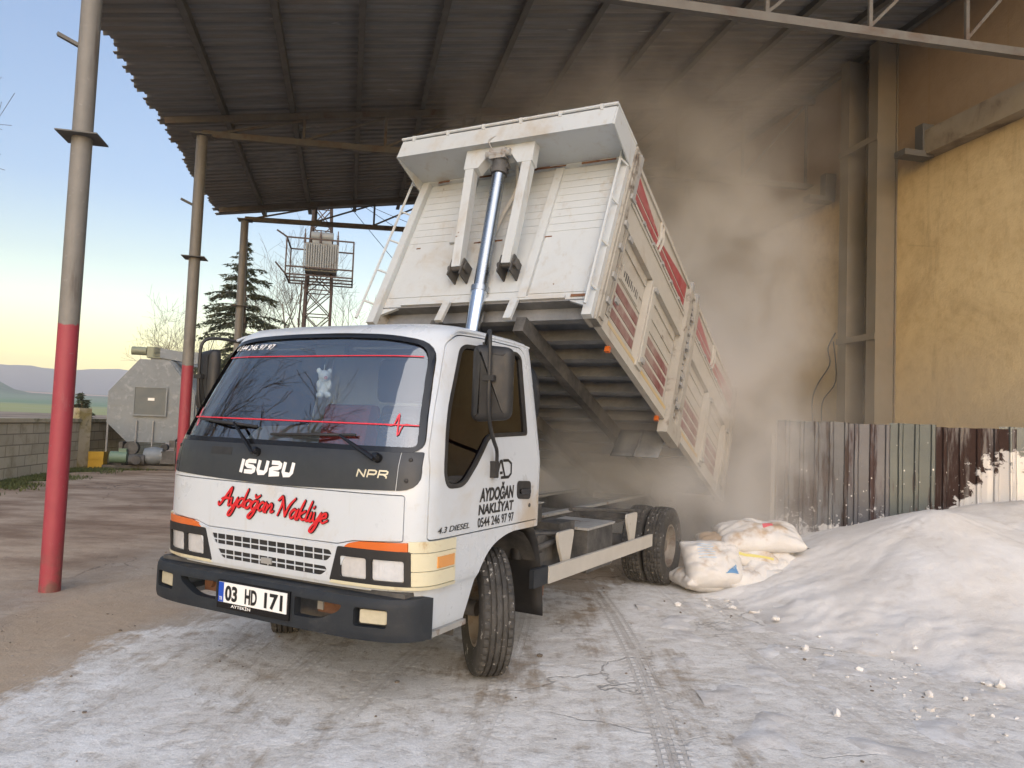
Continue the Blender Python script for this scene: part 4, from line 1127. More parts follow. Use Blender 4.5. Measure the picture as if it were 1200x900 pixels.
# ---- chassis
ch = MB()
for sy in (1, -1):
    y = sy * .42
    ch.box((-5.15, y - .03, .795), (-.35, y + .03, .803)); ch.box((-5.15, y - .03, .58), (-.35, y + .03, .588)); ch.box((-5.15, y + sy * .022, .588), (-.35, y + sy * .03, .795))
for x in (-.9, -1.9, -2.8, -4.3, -5.1): ch.box((x - .05, -.39, .62), (x + .05, .39, .76))
ch.build('chassis_frame', M['chassis'], truck, smooth=False)
q = MB()
for sy in (1, -1): q.box((-4.9, sy * .42 - .035, .806), (-.75, sy * .42 + .035, .83))
q.build('subframe_strip', M['chassis_top'], truck, smooth=False)
q = MB(); q.box((-1.95, .55, .44), (-1.36, .985, .778)); bt = q.build('battery_box', M['chassis'], truck, smooth=False)
q = MB(); q.box((-1.97, .53, .781), (-1.34, 1.0, .80)); q.build('box_lid', M['chassis_top'], bt, smooth=False)
q = MB(); q.box((-1.02, .26, .86), (-.55, .74, 1.0)); bx_ = q.build('air_filter_box', M['chassis'], truck, smooth=False)
q = MB(); q.box((-1.03, .25, 1.003), (-.54, .75, 1.012)); q.build('box_lid', M['chassis_top'], bx_, smooth=False)
q = MB(); q.tube(catmull([(-.52, .60, .72), (-.60, .62, .98), (-.72, .66, 1.03), (-.80, .70, .95), (-.80, .72, .70)], 5), .022, 8); q.tube(catmull([(-.45, .78, 1.1), (-.47, .80, .9), (-.5, .8, .66)], 4), .05, 10); q.build('hose', M['black'], truck)
q = MB(); q.lathe([(0, -.26), (.15, -.26), (.16, -.24), (.16, .24), (.15, .26), (0, .26)], (-1.0, .70, .60), (1, 0, 0), 24); q.build('air_tank', M['chassis'], truck)
q = MB(); q.cbox((-.82, .72, .70), (.26, .3, .2)); q.cbox((-.68, .84, .62), (.12, .1, .12)); q.cyl((-.6, .9, .72), (-1.2, .9, .76), .02, 8); q.cyl((-.62, .66, .8), (-.9, .92, .8), .018, 8); q.cbox((-1.15, .80, .82), (.3, .2, .08)); q.build('valve_block', M['chassis'], truck, smooth=False)
q = MB(); q.lathe([(0, -.45), (.23, -.45), (.24, -.43), (.24, .43), (.23, .45), (0, .45)], (-1.6, -.72, .62), (1, 0, 0), 24); q.build('fuel_tank', M['chassis'], truck)
for sy in (1, -1):
    gd = part('side_guard', truck)
    q = MB(); q.box((-3.05, min(sy * .985, sy * 1.01), .455), (-.60, max(sy * .985, sy * 1.01), .572), lambda x, y, z: (x, y, z + .035 * (x + 3.05) / 2.45)); q.build('guard_rail', M['guard'], gd, smooth=False)
    q = MB(); q.box((-.60, min(sy * .965, sy * 1.0), .49), (-.37, max(sy * .965, sy * 1.0), .615)); q.build('guard_end', M['bumper'], gd, smooth=False)
    for xx in (-1.0, -2.55):
        q = MB(); BR = rpoly([(xx + .20, .82), (xx - .12, .82), (xx - .05, .60), (xx - .02, .50), (xx + .06, .50), (xx + .10, .62), (xx + .16, .70)], .05)
        q.prism(BR, lambda a, b: (a, sy * .955, b), lambda a, b: (a, sy * .975, b)); q.build('guard_bracket', M['guard'], gd)
        q = MB(); q.beam((xx, sy * .45, .78), (xx, sy * .96, .78), .05, .05); q.build('guard_arm', M['chassis'], gd, smooth=False)
    q = MB(); q.cyl((-1.25, sy * .88, .95), (-2.95, sy * .90, .80), .018, 8); q.build('guard_rod', M['chassis'], gd)
    q = MB(); q.box((-.62, min(sy * .9, sy * .96), .40), (-.57, max(sy * .9, sy * .96), .49)); q.build('guard_foot', M['rust'], gd, smooth=False)
# tow strap post under guard, cab rear air intake
q = MB(); q.lathe([(0, -.06), (.10, -.06), (.12, -.03), (.12, .03), (.10, .06), (0, .06)], (-.55, .80, 1.78), (1, 0, 0), 20)
q.v = [(x, .80 + (y - .80) * .8, 1.78 + (z - 1.78) * 2.0) for x, y, z in q.v]; q.tube([(-.56, .80, 1.6), (-.56, .82, 1.1)], .022, 8); q.build('air_intake', M['bumper'], truck)

# ---- cab interior
itr = part('cab_interior', truck)
obj_from(lining, 'cab_lining', M['lining'], itr)
q = MB(); q.prism(rpoly([(.90, 1.08), (1.0, 1.30), (.93, 1.40), (.70, 1.43), (.52, 1.36), (.50, 1.08)], .05), lambda a, b: (a, -.90, b), lambda a, b: (a, .90, b)); q.build('dashboard', M['dash'], itr)
q = MB(); q.box((-.42, -.92, 1.03), (.95, .92, 1.06)); q.build('floor_mat', M['seat'], itr, smooth=False)
for y, mt in ((.48, 'seat_red'), (-.05, 'seat'), (-.60, 'seat_red')):
    q = MB(); q.prism(rpoly([(.30, 1.06), (.34, 1.22), (-.18, 1.24), (-.28, 1.71), (-.40, 1.70), (-.34, 1.06)], .06), lambda a, b: (a, y - .22, b), lambda a, b: (a, y + .22, b)); q.build('seat', M[mt], itr)
q = MB(); ax = Vector((-.55, 0, .83)).normalized(); c0 = Vector((.42, .48, 1.50)); e1 = Vector((0, 1, 0)); e2 = ax.cross(e1)
q.tube([c0 + (e1 * math.cos(a) + e2 * math.sin(a)) * .21 for a in [2 * math.pi * k / 36 for k in range(37)]], .016, 8, False)
for a in (R(90), R(210), R(330)): q.tube([c0 - ax * .03, c0 + (e1 * math.cos(a) + e2 * math.sin(a)) * .205], .013, 6)
q.tube([c0 - ax * .02, c0 - ax * .35], .03, 8); q.build('steering_wheel', M['black'], itr)
q = MB(); q.cbox((.60, -.02, 2.02), (.04, .24, .075)); q.build('rear_view_mirror', M['dash'], itr)
for y in (-.42, .42):
    q = MB(); q.box((.40, y - .22, 2.02), (.66, y + .22, 2.035)); q.build('sun_visor', M['headliner'], itr, smooth=False)
# ================================================================ DUMP BED (tipped)
bA, bB, bC, bD = (Vector(p) for p in ((-1.09, 2.44), (-1.98, 4.14), (-6.66, 2.25), (-5.85, .68)))
BLS, BLW = 5.0772, 1.9197
_hn = Vector(((bB - bA).y, -(bB - bA).x)).normalized()       # out of the headboard, towards the cab
def bp(s, w_, y, o=0.0):
    a, b = s / BLS, w_ / BLW
    q_ = (bA * (1 - a) + bD * a) * (1 - b) + (bB * (1 - a) + bC * a) * b
    return Vector((q_.x + _hn.x * o, y, q_.y + _hn.y * o))
def bs(s, y, w_): return bp(s, w_, y)                          # box in (s, y, w)
def bh(o, y, w_): return bp(0, w_, y, o)                       # box in (out, y, w) on the headboard
BW = 1.08
bed = part('dump_bed', truck)
def bb(q, s0, s1, y0, y1, w0, w1): return q.box((s0, y0, w0), (s1, y1, w1), bs)
def hb(q, o0, o1, y0, y1, w0, w1): return q.box((o0, y0, w0), (o1, y1, w1), bh)
# headboard with chamfered lower corners, plank lines pressed in
q = MB(); HBP = [(-1.06, .10), (-.80, .20), (.80, .20), (1.06, .10), (1.06, 1.86), (-1.06, 1.86)]
q.prism(HBP, lambda y, w_: bp(.03, w_, y), lambda y, w_: bp(0, w_, y, .0))
q.build('headboard', M['bed'], bed, smooth=False)
q = MB()
for k in range(9):
    w0 = .945 + k * .085
    hb(q, .001, .0035, -.98, -.50, w0, w0 + .081); hb(q, .001, .0035, .42, .96, w0, w0 + .081); hb(q, .001, .0032, -.46, .36, w0, w0 + .081)
hb(q, .001, .006, -.98, .38, .30, .885); hb(q, .001, .006, .46, .97, .27, .885)
q.build('headboard_panel', M['bed'], bed, smooth=False)
q = MB()
hb(q, .001, .030, .37, .45, .22, 1.70); hb(q, .001, .030, -.52, -.46, .9, 1.70)
hb(q, .001, .05, -1.06, 1.06, 1.70, 1.765); hb(q, .001, .024, -.80, .80, .20, .235)
for sy in (1, -1): hb(q, .001, .06, min(sy * 1.0, sy * 1.08), max(sy * 1.0, sy * 1.08), .0, 1.88)
q.build('headboard_rib', M['bed'], bed, smooth=False)
rj = random.Random(12)
for k in range(30):
    y = rj.uniform(-.95, 1.0); L_ = rj.uniform(.04, .30); w0 = rj.choice((1.692, 1.766, 1.692, .888, .232)) + rj.uniform(-.006, .004)
    q = MB(); hb(q, .0515 if w0 > 1.5 else .0065, .053 if w0 > 1.5 else .0075, y, min(1.04, y + L_), w0 - .010, w0 + rj.uniform(.002, .016))
    q.build('rust_streak', M['rust'], bed, smooth=False)
# cab shield
q = MB()
th = .012
def quad4(q, P, d):
    d = Vector(d); q.hexa([P[0], P[1], P[2], P[3]] + [p + d for p in P])
T0_, T1_ = (1.84, 1.83)
quad4(q, [bp(0, 1.72, -1.08, .01), bp(0, 1.72, 1.08, .01), bp(0, 1.60, 1.08, .50), bp(0, 1.60, -1.08, .50)], (0, 0, th))
quad4(q, [bp(0, 1.60, -1.08, .50), bp(0, 1.60, 1.08, .50), bp(0, 1.80, 1.08, .505), bp(0, 1.80, -1.08, .505)], (.012, 0, 0))
quad4(q, [bp(0, 1.795, -1.08, .50), bp(0, 1.795, 1.08, .50), bp(0, 1.88, 1.08, .0), bp(0, 1.88, -1.08, .0)], (0, 0, -.01))
for sy in (1, -1):
    y = sy * 1.08
    q.prism([(0.0, 1.60), (.50, 1.60), (.505, 1.80), (.0, 1.885)], lambda o, w_: bp(0, w_, y, o), lambda o, w_: bp(0, w_, y + sy * .012, o))
q.build('cab_shield', M['bed'], bed, smooth=False)
q = MB(); q.tube([bp(0, 1.88, -1.09, .02), bp(0, 1.822, -1.09, .52), bp(0, 1.822, 1.09, .52), bp(0, 1.88, 1.09, .02)], .016, 8)
for k in range(6):
    y = -.95 + k * .38; q.cbox(bp(0, 1.808, y, .518), (.03, .03, .05))
q.build('shield_rail', M['bed'], bed)
# lifting frame on the headboard, hinged on two clevises
lf = part('lifting_frame', bed)
q = MB()
def lf_pt(y, f): return bp(0, .50 + 1.08 * f, y, .12 + .26 * f)
def barl(q, y0, f0, y1, f1, wd, th_):
    a = lf_pt(y0, f0); b = lf_pt(y1, f1); q.beam(a, b, wd, th_, up=(_hn.x, 0, _hn.y))
for sy in (1, -1): barl(q, sy * .245, 0, sy * .29, .93, .085, .09)
q.prism([(-.345, .86), (-.20, .86), (-.13, .945), (.13, .945), (.20, .86), (.345, .86), (.345, 1.06), (-.345, 1.06)],
        lambda y, f: lf_pt(y, f) - Vector((_hn.x, 0, _hn.y)) * .05, lambda y, f: lf_pt(y, f) + Vector((_hn.x, 0, _hn.y)) * .05)
q.build('frame_arms', M['bed'], lf, smooth=False)
for sy in (1, -1):
    q = MB(); c_ = lf_pt(sy * .245, 0)
    for d in (-.06, .06):
        q.cbox(c_ + Vector((-.03, d, -.02)), (.15, .014, .17), Matrix.Rotation(R(-27), 3, 'Y'))
    q.cyl(c_ + Vector((0, -.09, 0)), c_ + Vector((0, .09, 0)), .028, 10)
    q.cyl(c_ + Vector((0, .09, 0)), c_ + Vector((0, .10, 0)), .045, 10)
    q.build('clevis', M['dark_metal'], lf)
q = MB(); c_ = lf_pt(0, .98); q.cbox(c_ + Vector((.05, 0, 0)), (.08, .16, .09)); q.cyl(c_ + Vector((.06, -.12, .0)), c_ + Vector((.06, .12, 0)), .035, 12)
q.tube(catmull([c_ + Vector((.08, -.05, .03)), c_ + Vector((.10, -.08, .12)), c_ + Vector((.04, .02, .17)), c_ + Vector((.05, .08, .10))], 4), .008, 6)
q.build('pivot_block', M['chassis_top'], lf)
for y in (-.30, .36):
    q = MB(); q.beam(bp(0, .20, y, .03), bp(0, -.02, y, .06), .07, .03, up=(_hn.x, 0, _hn.y)); q.build('headboard_foot', M['bed'], bed, smooth=False)
# hydraulic ram
ram = part('hydraulic_ram', truck)
top = lf_pt(0, .93) + Vector((.0, 0, -.03)); bot = Vector((-.74, 0, .80)); ax = (top - bot); L_ = ax.length; ax.normalize()
q = MB(); q.cyl(bot, bot + ax * (L_ * .62), .072, 28); q.build('ram_barrel', M['chrome'], ram)
q = MB(); q.cyl(bot + ax * (L_ * .615), bot + ax * (L_ * .63), .078, 28); q.cyl(bot + ax * (L_ * .63), top, .060, 28); q.build('ram_rod', M['ram_dark'], ram)
q = MB(); q.cyl(top - ax * .10, top + ax * .02, .075, 20); q.cyl(top - ax * .03 + Vector((0, -.09, 0)), top - ax * .03 + Vector((0, .09, 0)), .03, 12); q.build('ram_eye', M['chassis'], ram)
q = MB(); q.cbox(bot + Vector((0, 0, -.03)), (.22, .5, .16)); q.build('ram_cradle', M['chassis'], ram, smooth=False)
q = MB(); q.tube(catmull([bp(0, .62, -.06, .03), bp(0, 1.1, -.03, .05), bp(0, 1.45, .04, .06), bp(0, 1.62, .06, .2)], 5), .018, 8); q.build('ram_hose', M['guard'], ram)
# floor, cross channels, long rails
q = MB(); bb(q, .0, BLS, -1.05, 1.05, .185, .20); q.build('bed_floor', M['bed_under'], bed, smooth=False)
for k in range(14):
    s0 = .12 + k * .365
    q = MB(); bb(q, s0, s0 + .012, -1.03, 1.03, .07, .184); bb(q, s0 + .013, s0 + .07, -1.03, 1.03, .07, .082); q.build('cross_channel', M['bed_under'], bed, smooth=False)
for sy in (1, -1):
    q = MB(); bb(q, .05, BLS - .1, sy * .42 - .045, sy * .42 + .045, -.07, .068); q.build('long_rail', M['chassis'], bed, smooth=False)
    q = MB(); bb(q, 4.0, 4.25, sy * .42 - .05, sy * .42 + .05, -.30, -.072); q.build('hinge_arm', M['chassis'], bed, smooth=False)
# mud guard plates hung under the bed
for sy in (1, -1):
    q = MB(); y0, y1 = min(sy * .50, sy * 1.01), max(sy * .50, sy * 1.01)
    q.grid(lambda i, j: bp(2.52 - .10 * i - .05 * i * i, .03 - .38 * i, y0 + (y1 - y0) * j), 6, 4)
    q.grid(lambda i, j: bp(2.51 - .10 * i - .05 * i * i, .035 - .38 * i, (y0 + y1) / 2 - .012 + .024 * j), 6, 1)
    o = q.build('mud_guard', M['bed_under'], bed); md = o.modifiers.new('s', 'SOLIDIFY'); md.thickness = .008
q = MB(); bb(q, .47, .51, 1.02, 1.06, -.05, .0); q.build('side_marker', M['orange'], bed, smooth=False)
q = MB(); bb(q, 2.0, 2.04, 1.02, 1.06, -.05, .0); q.build('side_marker', M['orange'], bed, smooth=False)
# tailgate (swung shut at the lower edge), far end
q = MB(); bb(q, BLS - .03, BLS, -1.04, 1.04, .62, 1.66); q.build('tailgate', M['bed_side'], bed, smooth=False)
# sides
def side_panel(sy):
    SP = part('side_panel', bed)
    Y = lambda a, b: (min(sy * a, sy * b), max(sy * a, sy * b))
    q = MB()
    bb(q, .04, BLS, *Y(1.02, 1.035), .19, 1.70)                 # inner skin
    q.build('side_skin', M['bed_side'], SP, smooth=False)
    q = MB(); bb(q, 0, BLS, *Y(1.036, 1.082), .0, .155); bb(q, 0, BLS, *Y(1.083, 1.097), .0, .03); q.build('sill_rail', M['bed_side'], SP, smooth=False)
    for (a, b) in ((.28, 1.03), (1.22, 2.10), (2.75, 3.55)):
        q = MB(); bb(q, a, b, *Y(1.0825, 1.0845), .110, .148); q.build('yellow_strip', M['bed_yellow'], SP, smooth=False)
    q = MB(); bb(q, 0, BLS, *Y(1.036, 1.086), 1.07, 1.36); bb(q, 0, BLS, *Y(1.087, 1.098), 1.33, 1.362); bb(q, 0, BLS, *Y(1.087, 1.098), 1.066, 1.09); q.build('middle_rail', M['bed_side'], SP, smooth=False)
    q = MB(); 
    for (a, b) in ((.28, 1.0), (1.2, 2.08), (2.62, 3.55), (3.78, 4.62)):
        for (w0, w1, d) in ((.655, .70, 1.046), (.80, .845, 1.046), (.97, 1.065, 1.05)):
            q = MB(); bb(q, a, b, *Y(1.036, d), w0, w1); q.build('side_rib', M['bed_side'], SP, smooth=False)
    q = MB()
    for (a, b) in ((.28, 1.0), (1.2, 2.08), (2.62, 3.55), (3.78, 4.62)):
        for (w0, w1) in ((.515, .605), (.385, .475), (.255, .345)):
            q = MB(); bb(q, a, b, *Y(1.036, 1.040), w0, w1); q.build('red_stripe', M['bed_red_dusty'], SP, smooth=False)
    for (s0, s1, w0, w1, d) in ((0.0, .14, .0, 1.88, 1.105), (.19, .27, .16, 1.10, 1.09), (1.02, 1.17, .10, 1.06, 1.105), (3.58, 3.74, .06, 1.06, 1.105), (4.64, 4.78, .04, 1.06, 1.10), (4.92, BLS, .0, 1.78, 1.105)):
        q = MB(); bb(q, s0, s1, *Y(1.037 if w1 < 1.5 else 1.0, d), w0, w1); bb(q, s0 + .03, s1 - .03, *Y(d + .001, d + .014), w0 + .04, w1 - .06); q.build('side_post', M['bed_post' if s0 in (.0, .19) else 'bed_side'], SP, smooth=False)
    # wide centre post with its latch gear
    q = MB(); bb(q, 2.14, 2.26, *Y(1.037, 1.13), -.10, 1.72); bb(q, 2.44, 2.56, *Y(1.037, 1.13), -.05, 1.72); bb(q, 2.261, 2.439, *Y(1.037, 1.07), .0, 1.70)
    bb(q, 2.10, 2.60, *Y(1.037, 1.14), -.14, .06); q.build('centre_post', M['bed_post'], SP, smooth=False)
    rr = random.Random(4)
    def latch(*a_):
        q = MB(); bb(q, *a_); q.build('latch', M['chassis_top'], SP, smooth=False)
    for k in range(16):
        w0 = .15 + k * .095; latch(2.275 + rr.uniform(0, .05), 2.36 + rr.uniform(0, .06), *Y(1.071, 1.09 + rr.uniform(0, .05)), w0, w0 + rr.uniform(.03, .07))
    for s0, w0 in ((.06, .2), (.06, .45), (.06, .75), (.06, 1.0), (.06, 1.3), (.22, .95), (.22, .3), (1.06, .15), (1.06, .95), (3.62, .1), (3.62, .95), (4.68, .1), (4.68, .98)):
        latch(s0, s0 + .07, *Y(1.121, 1.14), w0, w0 + .05)
    for k in range(15):
        s0 = .18 + k * .33; latch(s0, s0 + .05, *Y(1.087, 1.112), 1.365, 1.40)
    # raised extension board with its crossed red bands
    q = MB(); bb(q, .10, BLS, *Y(1.036, 1.075), 1.41, 1.80); bb(q, .10, BLS, *Y(1.076, 1.095), 1.755, 1.80); bb(q, .10, BLS, *Y(1.076, 1.085), 1.41, 1.44); q.build('extension_board', M['bed_side'], SP, smooth=False)
    q = MB()
    def band(s0, s1, wa, wb, wc, wd_):
        f = lambda s, w_, o: bp(s, w_, sy * (1.0765 + o))
        q.hexa([f(s0, wa, 0), f(s1, wc, 0), f(s1, wd_, 0), f(s0, wb, 0), f(s0, wa, .003), f(s1, wc, .003), f(s1, wd_, .003), f(s0, wb, .003)])
    band(.16, 2.10, 1.46, 1.535, 1.46, 1.535); band(.16, .98, 1.555, 1.74, 1.565, 1.60); band(1.12, 2.1, 1.565, 1.60, 1.555, 1.74)
    band(2.6, 4.9, 1.46, 1.535, 1.46, 1.535); band(2.6, 3.5, 1.555, 1.74, 1.565, 1.60); band(3.7, 4.9, 1.565, 1.60, 1.555, 1.74)
    q.build('red_band', M['bed_red'], SP, smooth=False)
    for s0 in (.98, 1.06, 3.52, 3.62):
        q = MB(); q.tube([bp(s0, 1.44, sy * 1.083), bp(s0 + .05, 1.60, sy * 1.088), bp(s0, 1.76, sy * 1.083)], .016, 6); q.build('board_clip', M['bed_side'], SP)
    for s0 in (.10, 2.2, 2.46, 4.95):
        q = MB(); bb(q, s0, s0 + .07, *Y(1.076, 1.12), 1.37, 1.86); q.build('board_stake', M['chassis_top'], SP, smooth=False)
    # small name board on the first bay, its lettering worn away
    q = MB(); bb(q, .40, .88, *Y(1.037, 1.056), .66, .84); q.build('side_sign', M['bed_side'], SP, smooth=False)
    q = MB(); rr = random.Random(9)
    for k in range(9): bb(q, .44 + k * .047, .44 + k * .047 + rr.uniform(.012, .03), *Y(1.0565, 1.0575), .70 + rr.uniform(0, .03), .77 + rr.uniform(0, .03))
    q.build('worn_lettering', M['chassis'], SP, smooth=False)
    # access ladder on the front edge
    ld = MB()
    if sy > 0:
        ld.tube([bp(0, .05, 1.045, .13), bp(0, 1.72, 1.03, .13)], .013, 6)
        for k in range(4):
            w0 = .25 + k * .45; ld.tube([bp(0, w0, 1.04, .13), bp(0, w0 - .02, 1.085, .055)], .010, 6)
    else:
        ld.tube([bp(0, .02, -1.17, .10), bp(0, 1.75, -1.17, .10)], .013, 6)
        for k in range(5):
            w0 = .22 + k * .36; ld.tube([bp(0, w0, -1.17, .10), bp(0, w0 - .02, -1.06, .05)], .010, 6)
    ld.build('ladder', M['bed'], SP)
side_panel(1); side_panel(-1)
# ================================================================ OTHER THINGS IN THE YARD
# galvanised octagonal tank on its drive frame
galv = pbr('galvanised_sheet', (.19, .215, .235), .6, .1, var=.22, scale=2.4, bump=.12, bscale=6, dirt=[((.30, .325, .345), 4.0, .50, .72), ((.12, .135, .145), 7.0, .60, .75)])
galv_d = pbr('hatch_grey', (.095, .115, .125), .5, .1, var=.12, scale=4)
SL = (-9.98, 21.0)
silo = thing('octagonal_tank', 'grey galvanised octagonal tank with a square hatch, standing by the block wall', 'tank', (SL[0], SL[1], 0), R(14.5)); silo.scale = (.931,) * 3
OCT = [(-.40, 3.27), (-1.19, 2.27), (-1.19, 1.36), (-.62, .80), (.62, .80), (1.19, 1.36), (1.19, 2.27), (.40, 3.27)]
q = MB(); q.prism(OCT, lambda a, b: (a, 0, b), lambda a, b: (a, 3.2, b)); q.build('tank_shell', galv, silo, smooth=False)
q = MB(); q.box((-1.19, -.012, 1.86), (-.49, -.002, 1.90)); q.box((.41, -.012, 1.86), (1.19, -.002, 1.90)); rnv = random.Random(2)
for (a, b), (c, d) in zip(OCT, OCT[1:] + OCT[:1]):
    n = max(3, int(math.dist((a, b), (c, d)) / .16))
    for k in range(n):
        f = (k + .5) / n; x_, z_ = a + (c - a) * f, b + (d - b) * f; q.cbox((x_ * .95, -.008, 2.03 + (z_ - 2.03) * .95), (.025, .012, .025))
q.build('seam_bolts', galv, silo, smooth=False)
q = MB()
for k in range(11):
    y = .12 + k * .29
    for (a, b), (c, d) in ((OCT[6], OCT[7]), (OCT[5], OCT[6])):
        q.beam((a + (.03 if a > 0 else 0), y, b), (c + .03, y, d), .06, .05, up=(1, 0, .6))
q.build('roof_rib', galv, silo, smooth=False)
hatch = part('hatch', silo)
q = MB(); q.box((-.47, -.05, 1.60), (.40, -.014, 2.44)); q.build('hatch_door', galv_d, hatch, smooth=False)
q = MB()
for (a, b, c, d) in ((-.50, .43, 2.42, 2.46), (-.50, .43, 1.58, 1.62), (-.50, -.46, 1.62, 2.42), (.39, .43, 1.62, 2.42)): q.box((a, -.07, c), (b, -.051, d))
q.build('hatch_frame', galv, hatch, smooth=False)
q = MB(); q.box((-.10, -.056, 2.04), (.08, -.052, 2.12)); q.build('hatch_label', M['plate_white'], hatch, smooth=False)
for x_ in (-.36, .09):
    q = MB(); q.cyl((x_, -.07, .55), (x_, -.07, 1.42), .022, 8); q.cyl((x_, -.07, 1.42), (x_, 0, 1.42), .02, 8); q.build('front_pipe', M['chassis_top'], silo)
for x_, y_, z_ in ((-1.16, .05, 1.4), (1.1, .05, 1.4), (-1.0, 2.9, 1.2), (1.0, 2.9, 1.2)):
    q = MB(); q.cyl((x_, y_, .0), (x_, y_, z_), .03, 8); q.build('leg', M['chassis_top'], silo)
q = MB(); q.box((-1.15, -.35, .02), (1.2, -.22, .13)); q.box((-1.15, .5, .02), (1.2, .62, .13)); q.box((-.75, -.3, .13), (-.65, .5, .8)); q.box((.75, -.3, .13), (.85, .5, .8)); q.build('drive_frame', M['dark_metal'], silo, smooth=False)
q = MB(); q.cyl((-.95, -.30, .36), (-.50, -.30, .36), .17, 16); q.cbox((-.62, -.30, .55), (.2, .16, .12)); q.build('green_motor', pbr('green_motor_paint', (.16, .24, .17), .5, var=.2), silo)
q = MB(); q.cyl((-.42, -.42, .30), (.0, -.42, .30), .16, 16); q.cyl((-.2, -.62, .30), (-.2, -.3, .30), .13, 16);  q.cbox((.62, -.3, .38), (.4, .3, .36)); q.cbox((.7, -.3, .78), (.16, .16, .2)); q.build('gearbox', M['chassis'], silo)
for x_, z_, r_ in ((-.45, .62, .2), (.45, .66, .10), (1.0, .25, .2)):
    q = MB(); q.cyl((x_, -.18, z_), (x_, .12, z_), r_, 18); q.build('drive_pulley', M['chassis'], silo)
q = MB(); q.lathe([(.05, -.3), (.22, -.25), (.27, 0), (.22, .25), (.05, .3)], (.20, -.25, .42), (1, 0, 0), 20); q.build('blower', galv, silo)
q = MB(); q.cyl((-.30, 1.0, 3.55), (.25, 2.9, 3.55), .14, 16); q.box((-.28, .9, 3.26), (.3, 1.2, 3.5)); q.box((.1, 2.5, 3.26), (.9, 2.9, 3.75)); q.cbox((.45, 1.0, 3.48), (1.3, .34, .30), Matrix.Rotation(R(8), 3, 'Y')); q.build('top_auger', galv, silo)
q = MB(); q.cyl((-.85, 1.0, 3.58), (-.42, 1.0, 3.58), .13, 14); q.cbox((-.20, 1.0, 3.55), (.38, .34, .34)); q.build('auger_motor', pbr('motor_paint', (.22, .24, .17), .5), silo)
# yellow crate by the tank
q = MB(); q.box((-.19, -.16, .0), (.19, .16, .24)); q.box((-.19, -.16, .25), (.19, .16, .46)); q.box((-.17, -.14, .24), (.17, .14, .25))
for z_ in (.05, .29): q.box((-.13, -.165, z_), (.13, -.161, z_ + .1))
o = q.build('yellow_crate', pbr('yellow_plastic', (.50, .30, .03), .5, var=.15), smooth=False, loc=(-11.15, 20.6, 0), rotz=R(10)); tag(o, 'small yellow crate on the grass by the leg of the octagonal tank', 'crate')

# transformer tower
twr = thing('transformer_tower', 'steel lattice tower carrying a grey finned transformer in a railed cage', 'tower', (-7.35, 28.0, 0), R(12))
tm = pbr('tower_steel', (.085, .062, .052), .8, .2, var=.35, scale=3)
q = MB()
def tw_half(z): return .46 if z < 6.4 else .46 - (z - 6.4) * .05
lv = [0, .9, 1.8, 2.7, 3.6, 4.5, 5.4, 6.3, 7.1, 7.9, 8.7, 9.5, 10.3, 11.1]
cor = [(-1, -1), (1, -1), (1, 1), (-1, 1)]
for a, b in zip(lv, lv[1:]):
    ha, hb_ = tw_half(a), tw_half(b)
    for k in range(4):
        c1, c2 = cor[k], cor[(k + 1) % 4]
        q.beam((c1[0] * ha, c1[1] * ha, a), (c1[0] * hb_, c1[1] * hb_, b), .075, .075)
        q.beam((c1[0] * ha, c1[1] * ha, a), (c2[0] * hb_, c2[1] * hb_, b), .035, .035); q.beam((c2[0] * ha, c2[1] * ha, a), (c1[0] * hb_, c1[1] * hb_, b), .035, .035)
        q.beam((c1[0] * hb_, c1[1] * hb_, b), (c2[0] * hb_, c2[1] * hb_, b), .035, .035)
for x_ in (-.75, -.6, .55): q.cyl((x_, -.3, 0), (x_ * .8, -.3, 6.6), .03, 6)
q.build('lattice', tm, twr, smooth=False)
q = MB()
for z_ in (6.75, 6.95):
    pass
B0, B1 = (-1.15, -1.0), (1.2, .9)
for z_, e in ((6.72, 0), (8.05, .0)):
    c4 = [(B0[0], B0[1]), (B1[0], B0[1]), (B1[0], B1[1]), (B0[0], B1[1])]
    for k in range(4): q.beam((*c4[k], z_), (*c4[(k + 1) % 4], z_), .05, .05)
for c_ in c4: q.beam((*c_, 6.72), (*c_, 8.05), .05, .05)
q.beam((B0[0], B0[1], 7.0), (B1[0], B0[1], 7.0), .05, .05); q.beam((B0[0], -.4, 6.72), (B1[0], -.4, 6.72), .05, .05); q.beam((B0[0], .3, 6.72), (B1[0], .3, 6.72), .05, .05)
q.beam((B0[0] - .35, B0[1] - .1, 7.1), (B0[0], B0[1], 6.72), .05, .05); q.beam((B0[0] - .35, B0[1] - .1, 8.25), (B0[0], B0[1], 8.05), .05, .05)
q.build('cage', tm, twr, smooth=False)
tb = pbr('transformer_paint', (.21, .225, .225), .55, .0, var=.12, scale=3, dirt=((.11, .075, .05), 1.6, .58, .72))
q = MB(); q.box((-.50, -.85, 6.92), (.62, .1, 7.95))
for k in range(15):
    x_ = -.56 + k * .085; q.box((x_, -.97, 6.98), (x_ + .045, -.851, 7.9))
q.build('transformer', tb, twr, smooth=False)
q = MB(); q.cyl((-.35, -.35, 8.30), (.45, -.35, 8.30), .18, 18); q.box((-.3, -.45, 7.95), (.4, -.2, 8.15)); q.build('conservator', tb, twr)
q = MB()
for x_ in (-.55, 0, .62):
    for k in range(5): q.cyl((x_, -.6, 7.96 + k * .08), (x_, -.6, 8.02 + k * .08), .05 - .004 * k, 8)
    q.cyl((x_, -.6, 7.95), (x_, -.6, 8.5), .02, 6)
q.build('insulator', pbr('brown_insulator', (.10, .06, .045), .3), twr)
